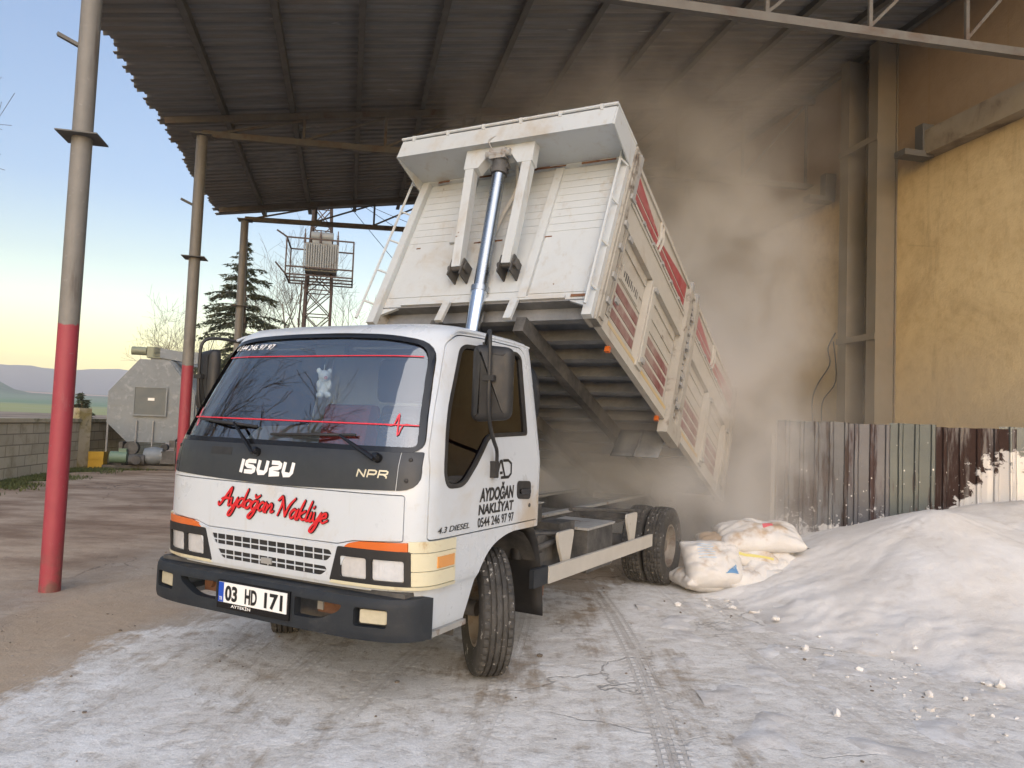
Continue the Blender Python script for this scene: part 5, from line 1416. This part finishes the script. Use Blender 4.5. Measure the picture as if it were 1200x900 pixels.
for k, (a, b) in enumerate((((-7.1, 28, 10.4), (6, 40, 7.5)), ((-6.9, 28, 10.2), (2.0, 60, 4.5)), ((-7.3, 28, 10.3), (9, 33, 8.2)))):
    q = MB(); a = Vector(a); b = Vector(b)
    q.tube([a.lerp(b, t_ / 14) - Vector((0, 0, 1.1 * math.sin(math.pi * t_ / 14))) for t_ in range(15)], .012, 4)
    o = q.build('power_line', M['black'], origin=a, loc=a); tag(o, 'thin overhead cables sagging away to the right of the lattice tower', 'cable', 'cables leaving the tower')

# ---- trees
bark = pbr('bark', (.115, .095, .08), .95, var=.3, scale=12, bump=.6)
bark_l = pbr('bark_winter_twigs', (.16, .135, .115), .95, var=.3, scale=8)
ndl = NT('conifer_needles'); ndl.fin(ndl.mix(ndl.ramp(ndl.noise(1.3, 5, .6), .3, .7), (.030, .040, .022), (.095, .105, .06)), .8); ndl = ndl.m
def limb(b, p, d, L, r, depth, rg, spread, droop, minr, segs=5):
    P = [p.copy()]; RR = [r]; d = d.copy()
    for i in range(segs):
        d = (d + Vector((rg.gauss(0, .13), rg.gauss(0, .13), rg.gauss(0, .10) + droop))).normalized(); P.append(P[-1] + d * L / segs); RR.append(max(minr, r * (1 - .62 * (i + 1) / segs)))
    b.tube(P, RR, 6 if r > .05 else (4 if r > .015 else 3), False)
    if depth == 0: return
    n = rg.randint(4, 6) if depth > 1 else rg.randint(5, 8)
    for k in range(n):
        f = rg.uniform(.25, 1.0); i = min(segs - 1, int(f * segs)); q0 = P[i].lerp(P[i + 1], f * segs - i)
        dd = (P[i + 1] - P[i]).normalized(); o = dd.orthogonal().normalized(); o.rotate(Matrix.Rotation(rg.uniform(0, 6.28), 3, dd))
        nd = (dd * math.cos(spread) + o * math.sin(spread) + Vector((0, 0, .15))).normalized()
        limb(b, q0, nd, L * rg.uniform(.45, .68), max(minr, RR[i] * rg.uniform(.45, .65)), depth - 1, rg, spread * rg.uniform(.8, 1.15), droop, minr, max(3, segs - 1))
def bare_tree(x, y, h, seed, label, r=.16, depth=4, minr=.009, spread=.75, lean=(0, 0)):
    rg = random.Random(seed); T = thing('bare_tree', label, 'tree', (x, y, 0), 0, 'leafless trees round the yard')
    q = MB(); tp = [Vector((0, 0, -.1)), Vector((lean[0] * .3, lean[1] * .3, h * .16)), Vector((lean[0], lean[1], h * .34))]
    q.tube(catmull(tp, 3), [r * (1 - .35 * k / 6) for k in range(7)], 10); q.build('trunk', bark, T)
    q = MB(); top_ = tp[-1]
    for k in range(6):
        a = k * 1.05 + rg.uniform(-.3, .3); e = rg.uniform(.45, 1.0) if k else 1.4
        d = Vector((math.cos(a) * math.cos(e), math.sin(a) * math.cos(e), math.sin(e)))
        limb(q, tp[1].lerp(top_, rg.uniform(.6, 1)), d, h * rg.uniform(.40, .58), r * .5, depth - 1, rg, spread, .03, minr)
    q.build('crown', bark_l, T, smooth=False, fix=False)
    return T
bare_tree(-10.6, 38.0, 9.0, 11, 'leafless tree with tangled twigs right of the conifer, behind the lattice tower', .17, 4, .006)
bare_tree(-16.2, 37.5, 6.4, 23, 'low leafless tree with pale twigs left of the conifer', .10, 4, .005)
bare_tree(-19.3, 15.2, 11.5, 31, 'tall leafless tree whose twig tips reach in at the left edge of the picture', .2, 4, .008)
bare_tree(-15.5, 4.5, 12.5, 42, 'big leafless tree mirrored in the windscreen, left of the yard', .34, 4, .012, .8)
bare_tree(-19, 9.5, 10, 55, 'second leafless tree mirrored in the windscreen, behind the big one', .2, 4, .012)
def conifer(x, y, h, wid, label, seed, levels=34, name='conifer'):
    rg = random.Random(seed); T = thing(name, label, 'tree', (x, y, 0))
    q = MB(); q.tube([(0, 0, -.1), (.05, 0, h * .5), (0, 0, h)], [.17, .09, .012], 8); q.build('trunk', bark, T)
    q = MB(); q2 = MB()
    for k in range(levels):
        f = k / (levels - 1); z_ = h * (.10 + .88 * f + rg.uniform(-.012, .012)); L0 = wid * (1 - f) ** .8 * .5 + .12
        nb = 7 if f < .85 else 4
        for j in range(nb):
            a = rg.uniform(0, 6.28); L = L0 * rg.uniform(.40, 1.18); up = .12 + .35 * f
            pts = []
            for s_ in range(6):
                t_ = s_ / 5; pts.append(Vector((math.cos(a) * L * t_, math.sin(a) * L * t_, z_ + L * (up * t_ - .42 * t_ * t_))))
            q2.tube(pts, [.022 * (1 - .8 * t_ / 5) * (1.3 - f) + .004 for t_ in range(6)], 3, False)
            m_ = int(10 + 72 * L)
            for n_ in range(m_):
                t_ = rg.uniform(.12, 1.0) ** .75; i = min(4, int(t_ * 5)); p = pts[i].lerp(pts[i + 1], t_ * 5 - i)
                sz = rg.uniform(.05, .13); hang = Vector((rg.gauss(0, .10) * L * .6, rg.gauss(0, .10) * L * .6, -abs(rg.gauss(0, .09)) - .01))
                b1 = p + hang * rg.uniform(.2, 1); d1 = Vector((math.cos(a + rg.gauss(0, .9)), math.sin(a + rg.gauss(0, .9)), rg.uniform(-.9, .15))).normalized()
                s1 = d1.cross(Vector((rg.gauss(0, 1), rg.gauss(0, 1), rg.gauss(0, 1)))).normalized() * sz * .30
                q.add([b1 - s1, b1 + s1, b1 + d1 * sz * 1.7], [(0, 1, 2)])
    q2.build('branches', bark, T, smooth=False, fix=False)
    q.build('crown', ndl, T, smooth=False, fix=False); return T
conifer(-11.55, 32.0, 9.15, 6.6, 'dark drooping conifer standing behind the farthest post', 5)
conifer(-17.6, 31.0, 2.3, 1.5, 'small dark evergreen bush beyond the wall, left of the octagonal tank', 8, 14, 'evergreen_bush')

# ---- rusty corrugated fence
def fence_mat(base, rust, rl, name):
    t = NT(name); x, y, z = t.xyz()
    c = t.mix(t.noise(3, 6, .65), sc3(base, .75), sc3(base, 1.2))
    s_ = t.noise(1.0, 7, .7, t.mapping((7, 7, .8)))
    rz = t.math('ADD', s_, t.math('MULTIPLY', t.math('SUBTRACT', 1.0, z), .05))
    rf = t.ramp(rz, rl, rl + .12); c = t.mix(rf, c, t.mix(t.noise(14, 5), sc3(rust, .55), rust))
    hi = t.ramp(x, 1.6, 2.9, .85, 1.95)
    w_ = t.math('ADD', t.math('ADD', t.math('MULTIPLY', t.noise(2.6, 9, .72, dist=.5), .6), t.math('MULTIPLY', t.noise(9, 8, .7, dist=.6), .42)), t.math('MULTIPLY', t.math('SUBTRACT', hi, z), .30))
    pw = t.math('MULTIPLY', t.ramp(w_, .62, .65), 1.0); c = t.mix(pw, c, (.66, .64, .62))
    fv = t.mapping((1, 1, .8)); fl = t.math('ADD', t.voro(34, 'F1', fv), t.math('MULTIPLY', t.math('SUBTRACT', t.noise(60, 3), .5), .5)); fc = t.voro(34, 'F1', fv, 'Color'); r_, g_, b_ = t.xyz(fc)
    c = t.mix(t.math('MULTIPLY', t.ramp(fl, .42, .22), t.ramp(t.math('ADD', r_, t.math('MULTIPLY', t.math('SUBTRACT', .9, z), .05)), .955, .98)), c, (.68, .66, .64))
    t.bump(t.math('ADD', t.noise(40, 4), t.math('MULTIPLY', pw, 2.0)), .3, .01)
    return t.fin(c, t.mix(rf, (.42,) * 3, (.85,) * 3), .35)
FM = [fence_mat((.125, .13, .142), (.085, .055, .045), .45, 'fence_sheet_lilac'), fence_mat((.135, .135, .148), (.11, .07, .065), .50, 'fence_sheet_grey'), fence_mat((.125, .14, .135), (.11, .06, .045), .56, 'fence_sheet_dark'), fence_mat((.125, .115, .115), (.066, .036, .029), .37, 'fence_sheet_rust'), fence_mat((.16, .175, .17), (.10, .05, .04), .60, 'fence_sheet_green_grey')]
FA, FB = Vector((3.68, 10.42, 0)), Vector((6.62, 9.12, 0))
fd = (FB - FA); FL = fd.length
fence = thing('corrugated_fence', 'rusty corrugated metal sheet fence behind the white powder heap', 'fence', FA, math.atan2(fd.y, fd.x))
pos = 0.0; shs = [(.86, 0, 'grey corrugated sheet with rusty streaks at the open end'), (.52, 1, None), (.50, 2, None), (.72, 3, 'dark rust brown corrugated sheet splashed with powder'), (.65, 4, None)]
rg = random.Random(17)
for si, (wd_, mi, lab) in enumerate(shs):
    q = MB(); pr = []; x_ = pos
    while x_ < pos + wd_ + .03:
        pr += [(x_, 0), (x_ + .10, 0), (x_ + .115, -.032), (x_ + .150, -.032), (x_ + .165, 0)]; x_ += .185
    h0 = 1.83 - .02 * (si % 2) + rg.uniform(-.008, .008); off = -.005 * (si % 2) - .002
    nz = 10
    def fp(i, j):
        k = int(round(i * (len(pr) - 1))); a, b = pr[k]; z_ = -.02 + (h0 + (.012 * noise.noise((a * 5, si, 0)))) * j
        return (a + .006 * noise.noise((a * 3, z_ * 2, si)) - .06 * (1 - j) * (1 if si == 0 and a < .25 else 0) * 0, b + off + .03 * noise.noise((a * 1.3, z_ * 1.1, 4)), z_)
    q.grid(fp, len(pr) - 1, nz)
    o = q.build('sheet', FM[mi], fence, smooth=False, fix=False); md = o.modifiers.new('s', 'SOLIDIFY'); md.thickness = .0015
    if lab: o['label'] = lab
    pos += wd_
q = MB(); q.beam((-.05, .03, -.05), (-.05, .03, 1.62), .05, .05); q.beam((0, .045, 1.5), (FL, .045, 1.5), .05, .05); q.beam((0, .045, .5), (FL, .045, .5), .05, .05); q.build('fence_frame', M['guard'], fence, smooth=False)

# ---- heap of white powder
def heap_z(x, y):
    def cone(cx, cy_, h, rad, p, sx=1, sy=1, rot=0):
        dx, dy = x - cx, y - cy_; c_, s_ = math.cos(rot), math.sin(rot); dx, dy = (dx * c_ + dy * s_) / sx, (-dx * s_ + dy * c_) / sy
        r_ = max(0.0, math.sqrt((dx * dx + dy * dy) / rad ** 2 + .006) - .035); return h * max(0, 1 - r_) ** p
    n1 = noise.noise((x * 1.1, y * 1.1, 2)); n2 = noise.noise((x * 4, y * 4, 5)); n3 = noise.noise((x * 14, y * 14, 1))
    a = cone(4.34, 7.65, .96 + .05 * n1, 3.0 + .3 * n1, 1.32, .74, 1.0, .12)
    b = cone(6.3, 7.9, 1.12, 2.6, 1.1, 1.3, 1.15)
    e = cone(5.3, 8.3, 1.0, 2.4, 1.05, 1.3, 1.0)
    z_ = max(a, b, e); zz = sorted((a, b, e))
    z_ += .10 * math.exp(-((zz[2] - zz[1]) / .14) ** 2) * min(1, z_ * 2)
    k = min(1, max(0, z_) / .12)
    z_ += k * (.016 * n1 + .007 * n2 + .006 * n3)
    # toe: broken lumpy edge
    z_ += (1 - min(1, z_ / .35)) * .035 * max(0, noise.noise((x * 3.1, y * 3.1, 9)) + .25 * noise.noise((x * 9, y * 9, 2)) + .1)
    rr_ = math.hypot((x - 4.34) / .74, y - 7.65) / 3.0
    if rr_ > .55:
        fb = noise.noise((x * 1.7, y * 1.7, 6)) * .6 + noise.noise((x * 4.2, y * 4.2, 3)) * .35 + noise.noise((x * 11, y * 11, 4)) * .2
        z_ += .050 * max(0, fb + .32 - (rr_ - .85) * 2.2) * min(1, (rr_ - .55) * 5)
    # slip marks running down the slope
    z_ -= .007 * k * max(0, math.sin(6.5 * math.atan2(y - 7.6, x - 4.3) + 2 * n1)) ** 8
    return z_ - .012
q = MB(); NX, NY = 270, 240
idx = {}
def hx(i, j): return (1.2 + 7.0 * i / NX, 3.3 + 7.2 * j / NY)
for i in range(NX + 1):
    for j in range(NY + 1):
        x_, y_ = hx(i, j)
        # nothing behind the fence line
        side_ = (Vector((x_, y_, 0)) - FA).cross(fd).z / FL
        z_ = heap_z(x_, y_) if side_ > .02 else -.02
        idx[i, j] = (x_, y_, z_)
used = {}
for i in range(NX):
    for j in range(NY):
        c4 = [(i, j), (i + 1, j), (i + 1, j + 1), (i, j + 1)]
        if max(idx[c][2] for c in c4) < .0: continue
        f = []
        for c in c4:
            if c not in used: used[c] = len(q.v); q.v.append(idx[c])
            f.append(used[c])
        q.f.append(tuple(f)); q.mi.append(0)
def powder_mat():
    t = NT('white_powder'); x, y, z = t.xyz()
    c = t.mix(t.ramp(t.noise(1.2, 7, .65), .3, .7), (.66, .635, .605), (.80, .795, .79))
    c = t.mix(t.ramp(t.noise(3.5, 8, .7, dist=.4), .52, .74, 0, .5), c, (.47, .42, .37))
    c = t.mix(t.math('MULTIPLY', t.ramp(z, .03, .0, 0, .5), t.ramp(t.noise(4.2, 7, .7), .42, .6)), c, (.36, .32, .28))
    h = t.math('ADD', t.math('MULTIPLY', t.noise(55, 5, .7), .5), t.math('MULTIPLY', t.noise(7, 4, .5), .5))
    h = t.math('ADD', h, t.math('MULTIPLY', t.noise(170, 3, .7), .35))
    t.bump(h, .6, .022); return t.fin(c, .95, spec=.15)
PW = powder_mat()
heap = q.build('powder_heap', PW, angle=70, origin=(4.34, 7.65, 0), loc=(4.34, 7.65, 0)); tag(heap, 'large heap of white mineral powder spilling over the floor by the fence', 'powder heap')
# crumbs and clods at the foot of the heap
rg = random.Random(77); q = MB()
def clod(b, c, r_):
    n = noise.noise
    vs2 = [Vector((a, b_, c_)) for a, b_, c_ in ((0, 0, 1), (.89, 0, .45), (.28, .85, .45), (-.72, .53, .45), (-.72, -.53, .45), (.28, -.85, .45), (.72, .53, -.45), (-.28, .85, -.45), (-.89, 0, -.45), (-.28, -.85, -.45), (.72, -.53, -.45), (0, 0, -1))]
    F = [(0, 1, 2), (0, 2, 3), (0, 3, 4), (0, 4, 5), (0, 5, 1), (1, 6, 2), (2, 7, 3), (3, 8, 4), (4, 9, 5), (5, 10, 1), (6, 7, 2), (7, 8, 3), (8, 9, 4), (9, 10, 5), (10, 6, 1), (11, 7, 6), (11, 8, 7), (11, 9, 8), (11, 10, 9), (11, 6, 10)]
    sx, sy_, sz = rg.uniform(.7, 1.3), rg.uniform(.7, 1.3), rg.uniform(.4, .8); a = rg.uniform(0, 6.28)
    out = []
    for v_ in vs2:
        v_ = v_ * rg.uniform(.75, 1.15); v_ = Vector((v_.x * sx, v_.y * sy_, v_.z * sz)); v_.rotate(Matrix.Rotation(a, 3, 'Z')); out.append(Vector(c) + v_ * r_)
    b.add(out, F)
def toe():
    for _ in range(100):
        x_, y_ = rg.uniform(2.2, 5.8), rg.uniform(3.6, 8.6); z_ = heap_z(x_, y_)
        if -.015 < z_ < .09: return x_, y_, max(0, z_)
    return 3, 6, 0
for k in range(240):
    x_, y_, z_ = toe(); r_ = min(.05, .006 + rg.expovariate(1 / .008)); clod(q, (x_ + rg.gauss(0, .12), y_ + rg.gauss(0, .12), z_ + r_ * .2), r_)
for k in range(150):
    x_, y_ = rg.gauss(2.55, .36), rg.gauss(7.15, .2); r_ = min(.07, .008 + rg.expovariate(1 / .014)); clod(q, (x_, y_, r_ * .25), r_)
tag(q.build('powder_clods', PW, smooth=True, angle=30), kind='stuff')
rg = random.Random(4); q = MB()
for k in range(170):
    x_ = rg.uniform(-4, 3.5); y_ = rg.uniform(2.6, 9); r_ = min(.028, .003 + rg.expovariate(1 / .005)); clod(q, (x_, y_, r_ * .3), r_)
tag(q.build('yard_gravel', pbr('gravel_bits', (.16, .135, .11), .9, var=.6, scale=6), smooth=False), kind='stuff')

# ---- sacks
def sack_mat(name, brown, printed, seed):
    t = NT(name); x, y, z = t.xyz()
    off = t.mapping(loc=(seed * 3.7, seed * 1.3, seed))
    c = t.mix(t.noise(5, 6, .6, off), (.50, .485, .465), (.66, .65, .64))
    br = t.math('ADD', t.noise(3.2, 8, .7, off), t.math('MULTIPLY', t.math('SUBTRACT', z, .05), 1.1))
    c = t.mix(t.ramp(br, brown - .10, brown + .08, 0, .85), c, (.38, .275, .175))
    wv = t.voro(120, 'F1'); t.bump(t.math('ADD', t.math('MULTIPLY', t.noise(14, 6, .65, off), 1.0), t.math('MULTIPLY', wv, .12)), .5, .02)
    return t.fin(c, .6)
def sack(x, y, z, L, W_, H, rz, tilt, label, mt, seed, prints=()):
    rg = random.Random(seed); q = MB()
    nu, nv = 34, 26
    def f(u, v, top_):
        a, b = u * 2 - 1, v * 2 - 1
        e = (1 - abs(a) ** 3.6) ** .5 * (1 - abs(b) ** 3.0) ** .5 if abs(a) < 1 and abs(b) < 1 else 0
        pinch = 1 - .10 * (1 - abs(b)) * abs(a) ** 6; ear = .05 * abs(a) ** 8 * abs(b) ** 3
        n = noise.noise((a * 1.6 + seed, b * 1.6, top_ * 3)) * .30 + noise.noise((a * 3.4 + seed, b * 4.2, top_ * 3)) * .17 + abs(noise.noise((a * 6 + seed, b * 7, top_ * 3))) * .14
        fold = .14 * math.sin(15 * b + 4 * a + seed) * max(0, abs(a) - .45) * 2
        zz = H * .5 * e * (1 + n + fold) * (1 if top_ else -.8)
        return Vector((a * L / 2 * (1 + ear), b * W_ / 2 * (pinch + ear), zz + .02 * noise.noise((a * 2, b * 2, seed))))
    for top_ in (1, 0): q.grid(lambda u, v: f(u, v, top_), nu, nv)
    me_o = q.build('powder_sack', mt, angle=80)
    bm = bmesh.new(); bm.from_mesh(me_o.data); bmesh.ops.remove_doubles(bm, verts=bm.verts, dist=1e-4); bmesh.ops.recalc_face_normals(bm, faces=bm.faces); bm.to_mesh(me_o.data); bm.free()
    for p_ in me_o.data.polygons: p_.use_smooth = True
    me_o.location = (x, y, z); me_o.rotation_euler = (tilt[0], tilt[1], rz)
    tag(me_o, label, 'sack', 'stacked powder sacks')
    for (nm, mt2, rects) in prints:
        b = MB()
        for (u0, u1, v0, v1) in rects:
            b.grid(lambda i, j: f(u0 + (u1 - u0) * i, v0 + (v1 - v0) * j, 1) + Vector((0, 0, .004)), 6, 6)
        b.build(nm, mt2, me_o)
    return me_o
SB = flat('faded_blue_print', (.12, .26, .46), .7); SBL = flat('pale_blue_print', (.42, .50, .60), .7); SR = flat('red_print', (.60, .12, .14), .7); SY = flat('yellow_print', (.55, .50, .16), .7)
rows = [(.18 + .0 * k, .46 + .02 * (k % 2), .80 - .062 * k, .825 - .062 * k) for k in range(6)]
sack(2.06, 7.82, .09, .66, .5, .24, R(15), (0, R(3)), 'flattened brown stained sack at the bottom left of the pile, beside the rear wheel', sack_mat('sack_a', .55, 0, 1), 1)
sack(2.62, 7.80, .11, .74, .58, .30, R(-8), (0, 0), 'half buried white sack at the bottom right of the pile', sack_mat('sack_b', .70, 0, 2), 2)
sack(2.10, 7.72, .27, .60, .50, .30, R(8), (R(52), R(0)), 'upright white sack with faded blue print facing the yard', sack_mat('sack_c', .72, 1, 3), 3,
     (('blue_text_block', SBL, rows), ('blue_corner_mark', SB, [(.58 + .02 * k, .80, .16 + .018 * k, .178 + .018 * k) for k in range(11)])))
sack(2.42, 8.0, .37, .80, .54, .30, R(-6), (R(14), R(4)), 'brown dusted sack in the middle of the stack', sack_mat('sack_d', .55, 0, 4), 4, (('yellow_band', SY, [(.2, .9, .03, .06)]),))
sack(2.72, 7.88, .26, .62, .54, .30, R(20), (R(30), R(-8)), 'creased white sack leaning at the right end of the stack', sack_mat('sack_e', .68, 0, 5), 5)
sack(2.64, 7.98, .52, .84, .52, .30, R(-4), (R(16), R(-3)), 'topmost white sack with a small red mark', sack_mat('sack_f', .70, 0, 6), 6, (('red_mark', SR, [(.52, .64, .30, .40)]),))

# ---- toy hanging in the cab
toy = thing('plush_toy', 'small white plush animal hanging on a string behind the windscreen', 'toy')
TM = Matrix.Translation((TX, TY, 0)) @ Matrix.Rotation(T_ROT, 4, 'Z')
tp_ = TM @ Vector((.72, .03, 1.775)); toy.location = tp_; toy.rotation_euler = (0, 0, T_ROT + R(50)); toy.scale = (.74,) * 3
bmx = bmesh.new()
def ball(c, r_, s_=(1, 1, 1)): 
    mtx = Matrix.Translation(c) @ Matrix.Diagonal((r_ * s_[0], r_ * s_[1], r_ * s_[2], 1)); bmesh.ops.create_uvsphere(bmx, u_segments=20, v_segments=14, radius=1, matrix=mtx)
ball((0, 0, 0), .062, (.85, .9, 1.15)); ball((.02, .0, .10), .052, (1, 1, 1)); ball((.065, .0, .09), .030, (1.1, 1, .9))
for s_ in (1, -1): ball((.035, s_ * .045, .03), .024, (1, .8, 1.6)); ball((.05, s_ * .035, -.06), .030, (1.4, 1, .9)); ball((-.0, s_ * .045, .145), .02, (.7, 1, 1.3))
me = bpy.data.meshes.new('toy'); bmx.to_mesh(me); bmx.free()
for p_ in me.polygons: p_.use_smooth = True
me.materials.append(M['plush']); o = bpy.data.objects.new('toy_body', me); col.objects.link(o); o.parent = toy
rmd = o.modifiers.new('r', 'REMESH'); rmd.mode = 'VOXEL'; rmd.voxel_size = .008; rmd.use_smooth_shade = True
q = MB(); q.tube([(0, 0, .14), (0, 0, .20)], .002, 5); q.build('string', M['plush'], toy)
q = MB(); q.lathe([(0, .016), (.014, .010), (.016, 0), (0, -.01)], (.092, 0, .085), (1, 0, 0), 10); q.build('toy_nose', M['plush_pink'], toy)
# ================================================================ DUST FROM THE TIPPING LOAD
def dust_mat():
    m_ = bpy.data.materials.new('airborne_dust'); m_.use_nodes = True; n = m_.node_tree.nodes; l = m_.node_tree.links
    n.remove(n['Principled BSDF']); out = n['Material Output']
    pv = n.new('ShaderNodeVolumePrincipled'); pv.inputs['Color'].default_value = (.985, .97, .945, 1); pv.inputs['Anisotropy'].default_value = .12
    l.new(pv.outputs[0], out.inputs['Volume'])
    geo = n.new('ShaderNodeNewGeometry'); P = geo.outputs['Position']
    def mt(op, a, b=0.0):
        t = n.new('ShaderNodeMath'); t.operation = op
        for i, x in enumerate((a, b)):
            if isinstance(x, (int, float)): t.inputs[i].default_value = x
            else: l.new(x, t.inputs[i])
        return t.outputs[0]
    def blob(c, rad, rotz, k, p):
        s_ = n.new('ShaderNodeVectorMath'); s_.operation = 'SUBTRACT'; l.new(P, s_.inputs[0]); s_.inputs[1].default_value = c
        v = n.new('ShaderNodeVectorMath'); v.operation = 'DIVIDE'; l.new(s_.outputs[0], v.inputs[0]); v.inputs[1].default_value = rad
        d = n.new('ShaderNodeVectorMath'); d.operation = 'LENGTH'; l.new(v.outputs[0], d.inputs[0])
        f = mt('MAXIMUM', mt('SUBTRACT', 1.0, d.outputs['Value']), 0.0)
        return mt('MULTIPLY', mt('POWER', f, p), k)
    tot = None
    for b_ in DUST:
        x = blob(*b_); tot = x if tot is None else mt('ADD', tot, x)
    nz = n.new('ShaderNodeTexNoise'); nz.inputs['Scale'].default_value = .85; nz.inputs['Detail'].default_value = 5; nz.inputs['Roughness'].default_value = .6; nz.inputs['Distortion'].default_value = .8
    l.new(P, nz.inputs['Vector'])
    r_ = n.new('ShaderNodeMapRange'); r_.interpolation_type = 'SMOOTHSTEP'; l.new(nz.outputs['Fac'], r_.inputs[0])
    for i, x in ((1, .36), (2, .66), (3, .04), (4, 1.75)): r_.inputs[i].default_value = x
    l.new(mt('MULTIPLY', tot, r_.outputs[0]), pv.inputs['Density'])
    return m_
DUST = [((2.6, 11.6, 3.2), (2.2, 2.5, 3.4), 0, 1.7, 1.1),
        ((2.2, 10.4, 1.0), (2.4, 2.2, 2.1), 0, 2.6, 1.1),
        ((1.0, 9.4, 1.7), (2.0, 2.1, 2.1), 0, 1.35, 1.0),
        ((1.9, 8.5, .7), (1.3, 1.2, 1.2), 0, .70, 1.0),
        ((2.0, 12.2, 6.0), (3.8, 3.2, 2.6), 0, .65, 1.0),
        ((3.3, 10.4, 3.0), (1.5, 1.7, 2.6), 0, .55, 1.0),
        ((4.2, 11.8, 1.6), (1.9, 2.0, 1.9), 0, .45, 1.0)]
q = MB(); q.box((-1.2, 6.9, .02), (7.4, 16.4, 8.6))
dm = dust_mat()
dust = q.build('dust_cloud', dm, smooth=False); tag(dust, kind='stuff')

# ================================================================ THE AIR: far things fade
hz = bpy.data.materials.new('air'); hz.use_nodes = True; hn_ = hz.node_tree.nodes; hn_.remove(hn_['Principled BSDF'])
hv = hn_.new('ShaderNodeVolumePrincipled'); hv.inputs['Color'].default_value = (1.0, .95, .86, 1); hv.inputs['Density'].default_value = .00018; hv.inputs['Anisotropy'].default_value = .2
hz.node_tree.links.new(hv.outputs[0], hn_['Material Output'].inputs['Volume'])
q = MB(); q.box((-6400, -1000, -3), (6400, 6400, 420))
tag(q.build('haze', hz, smooth=False), kind='stuff')
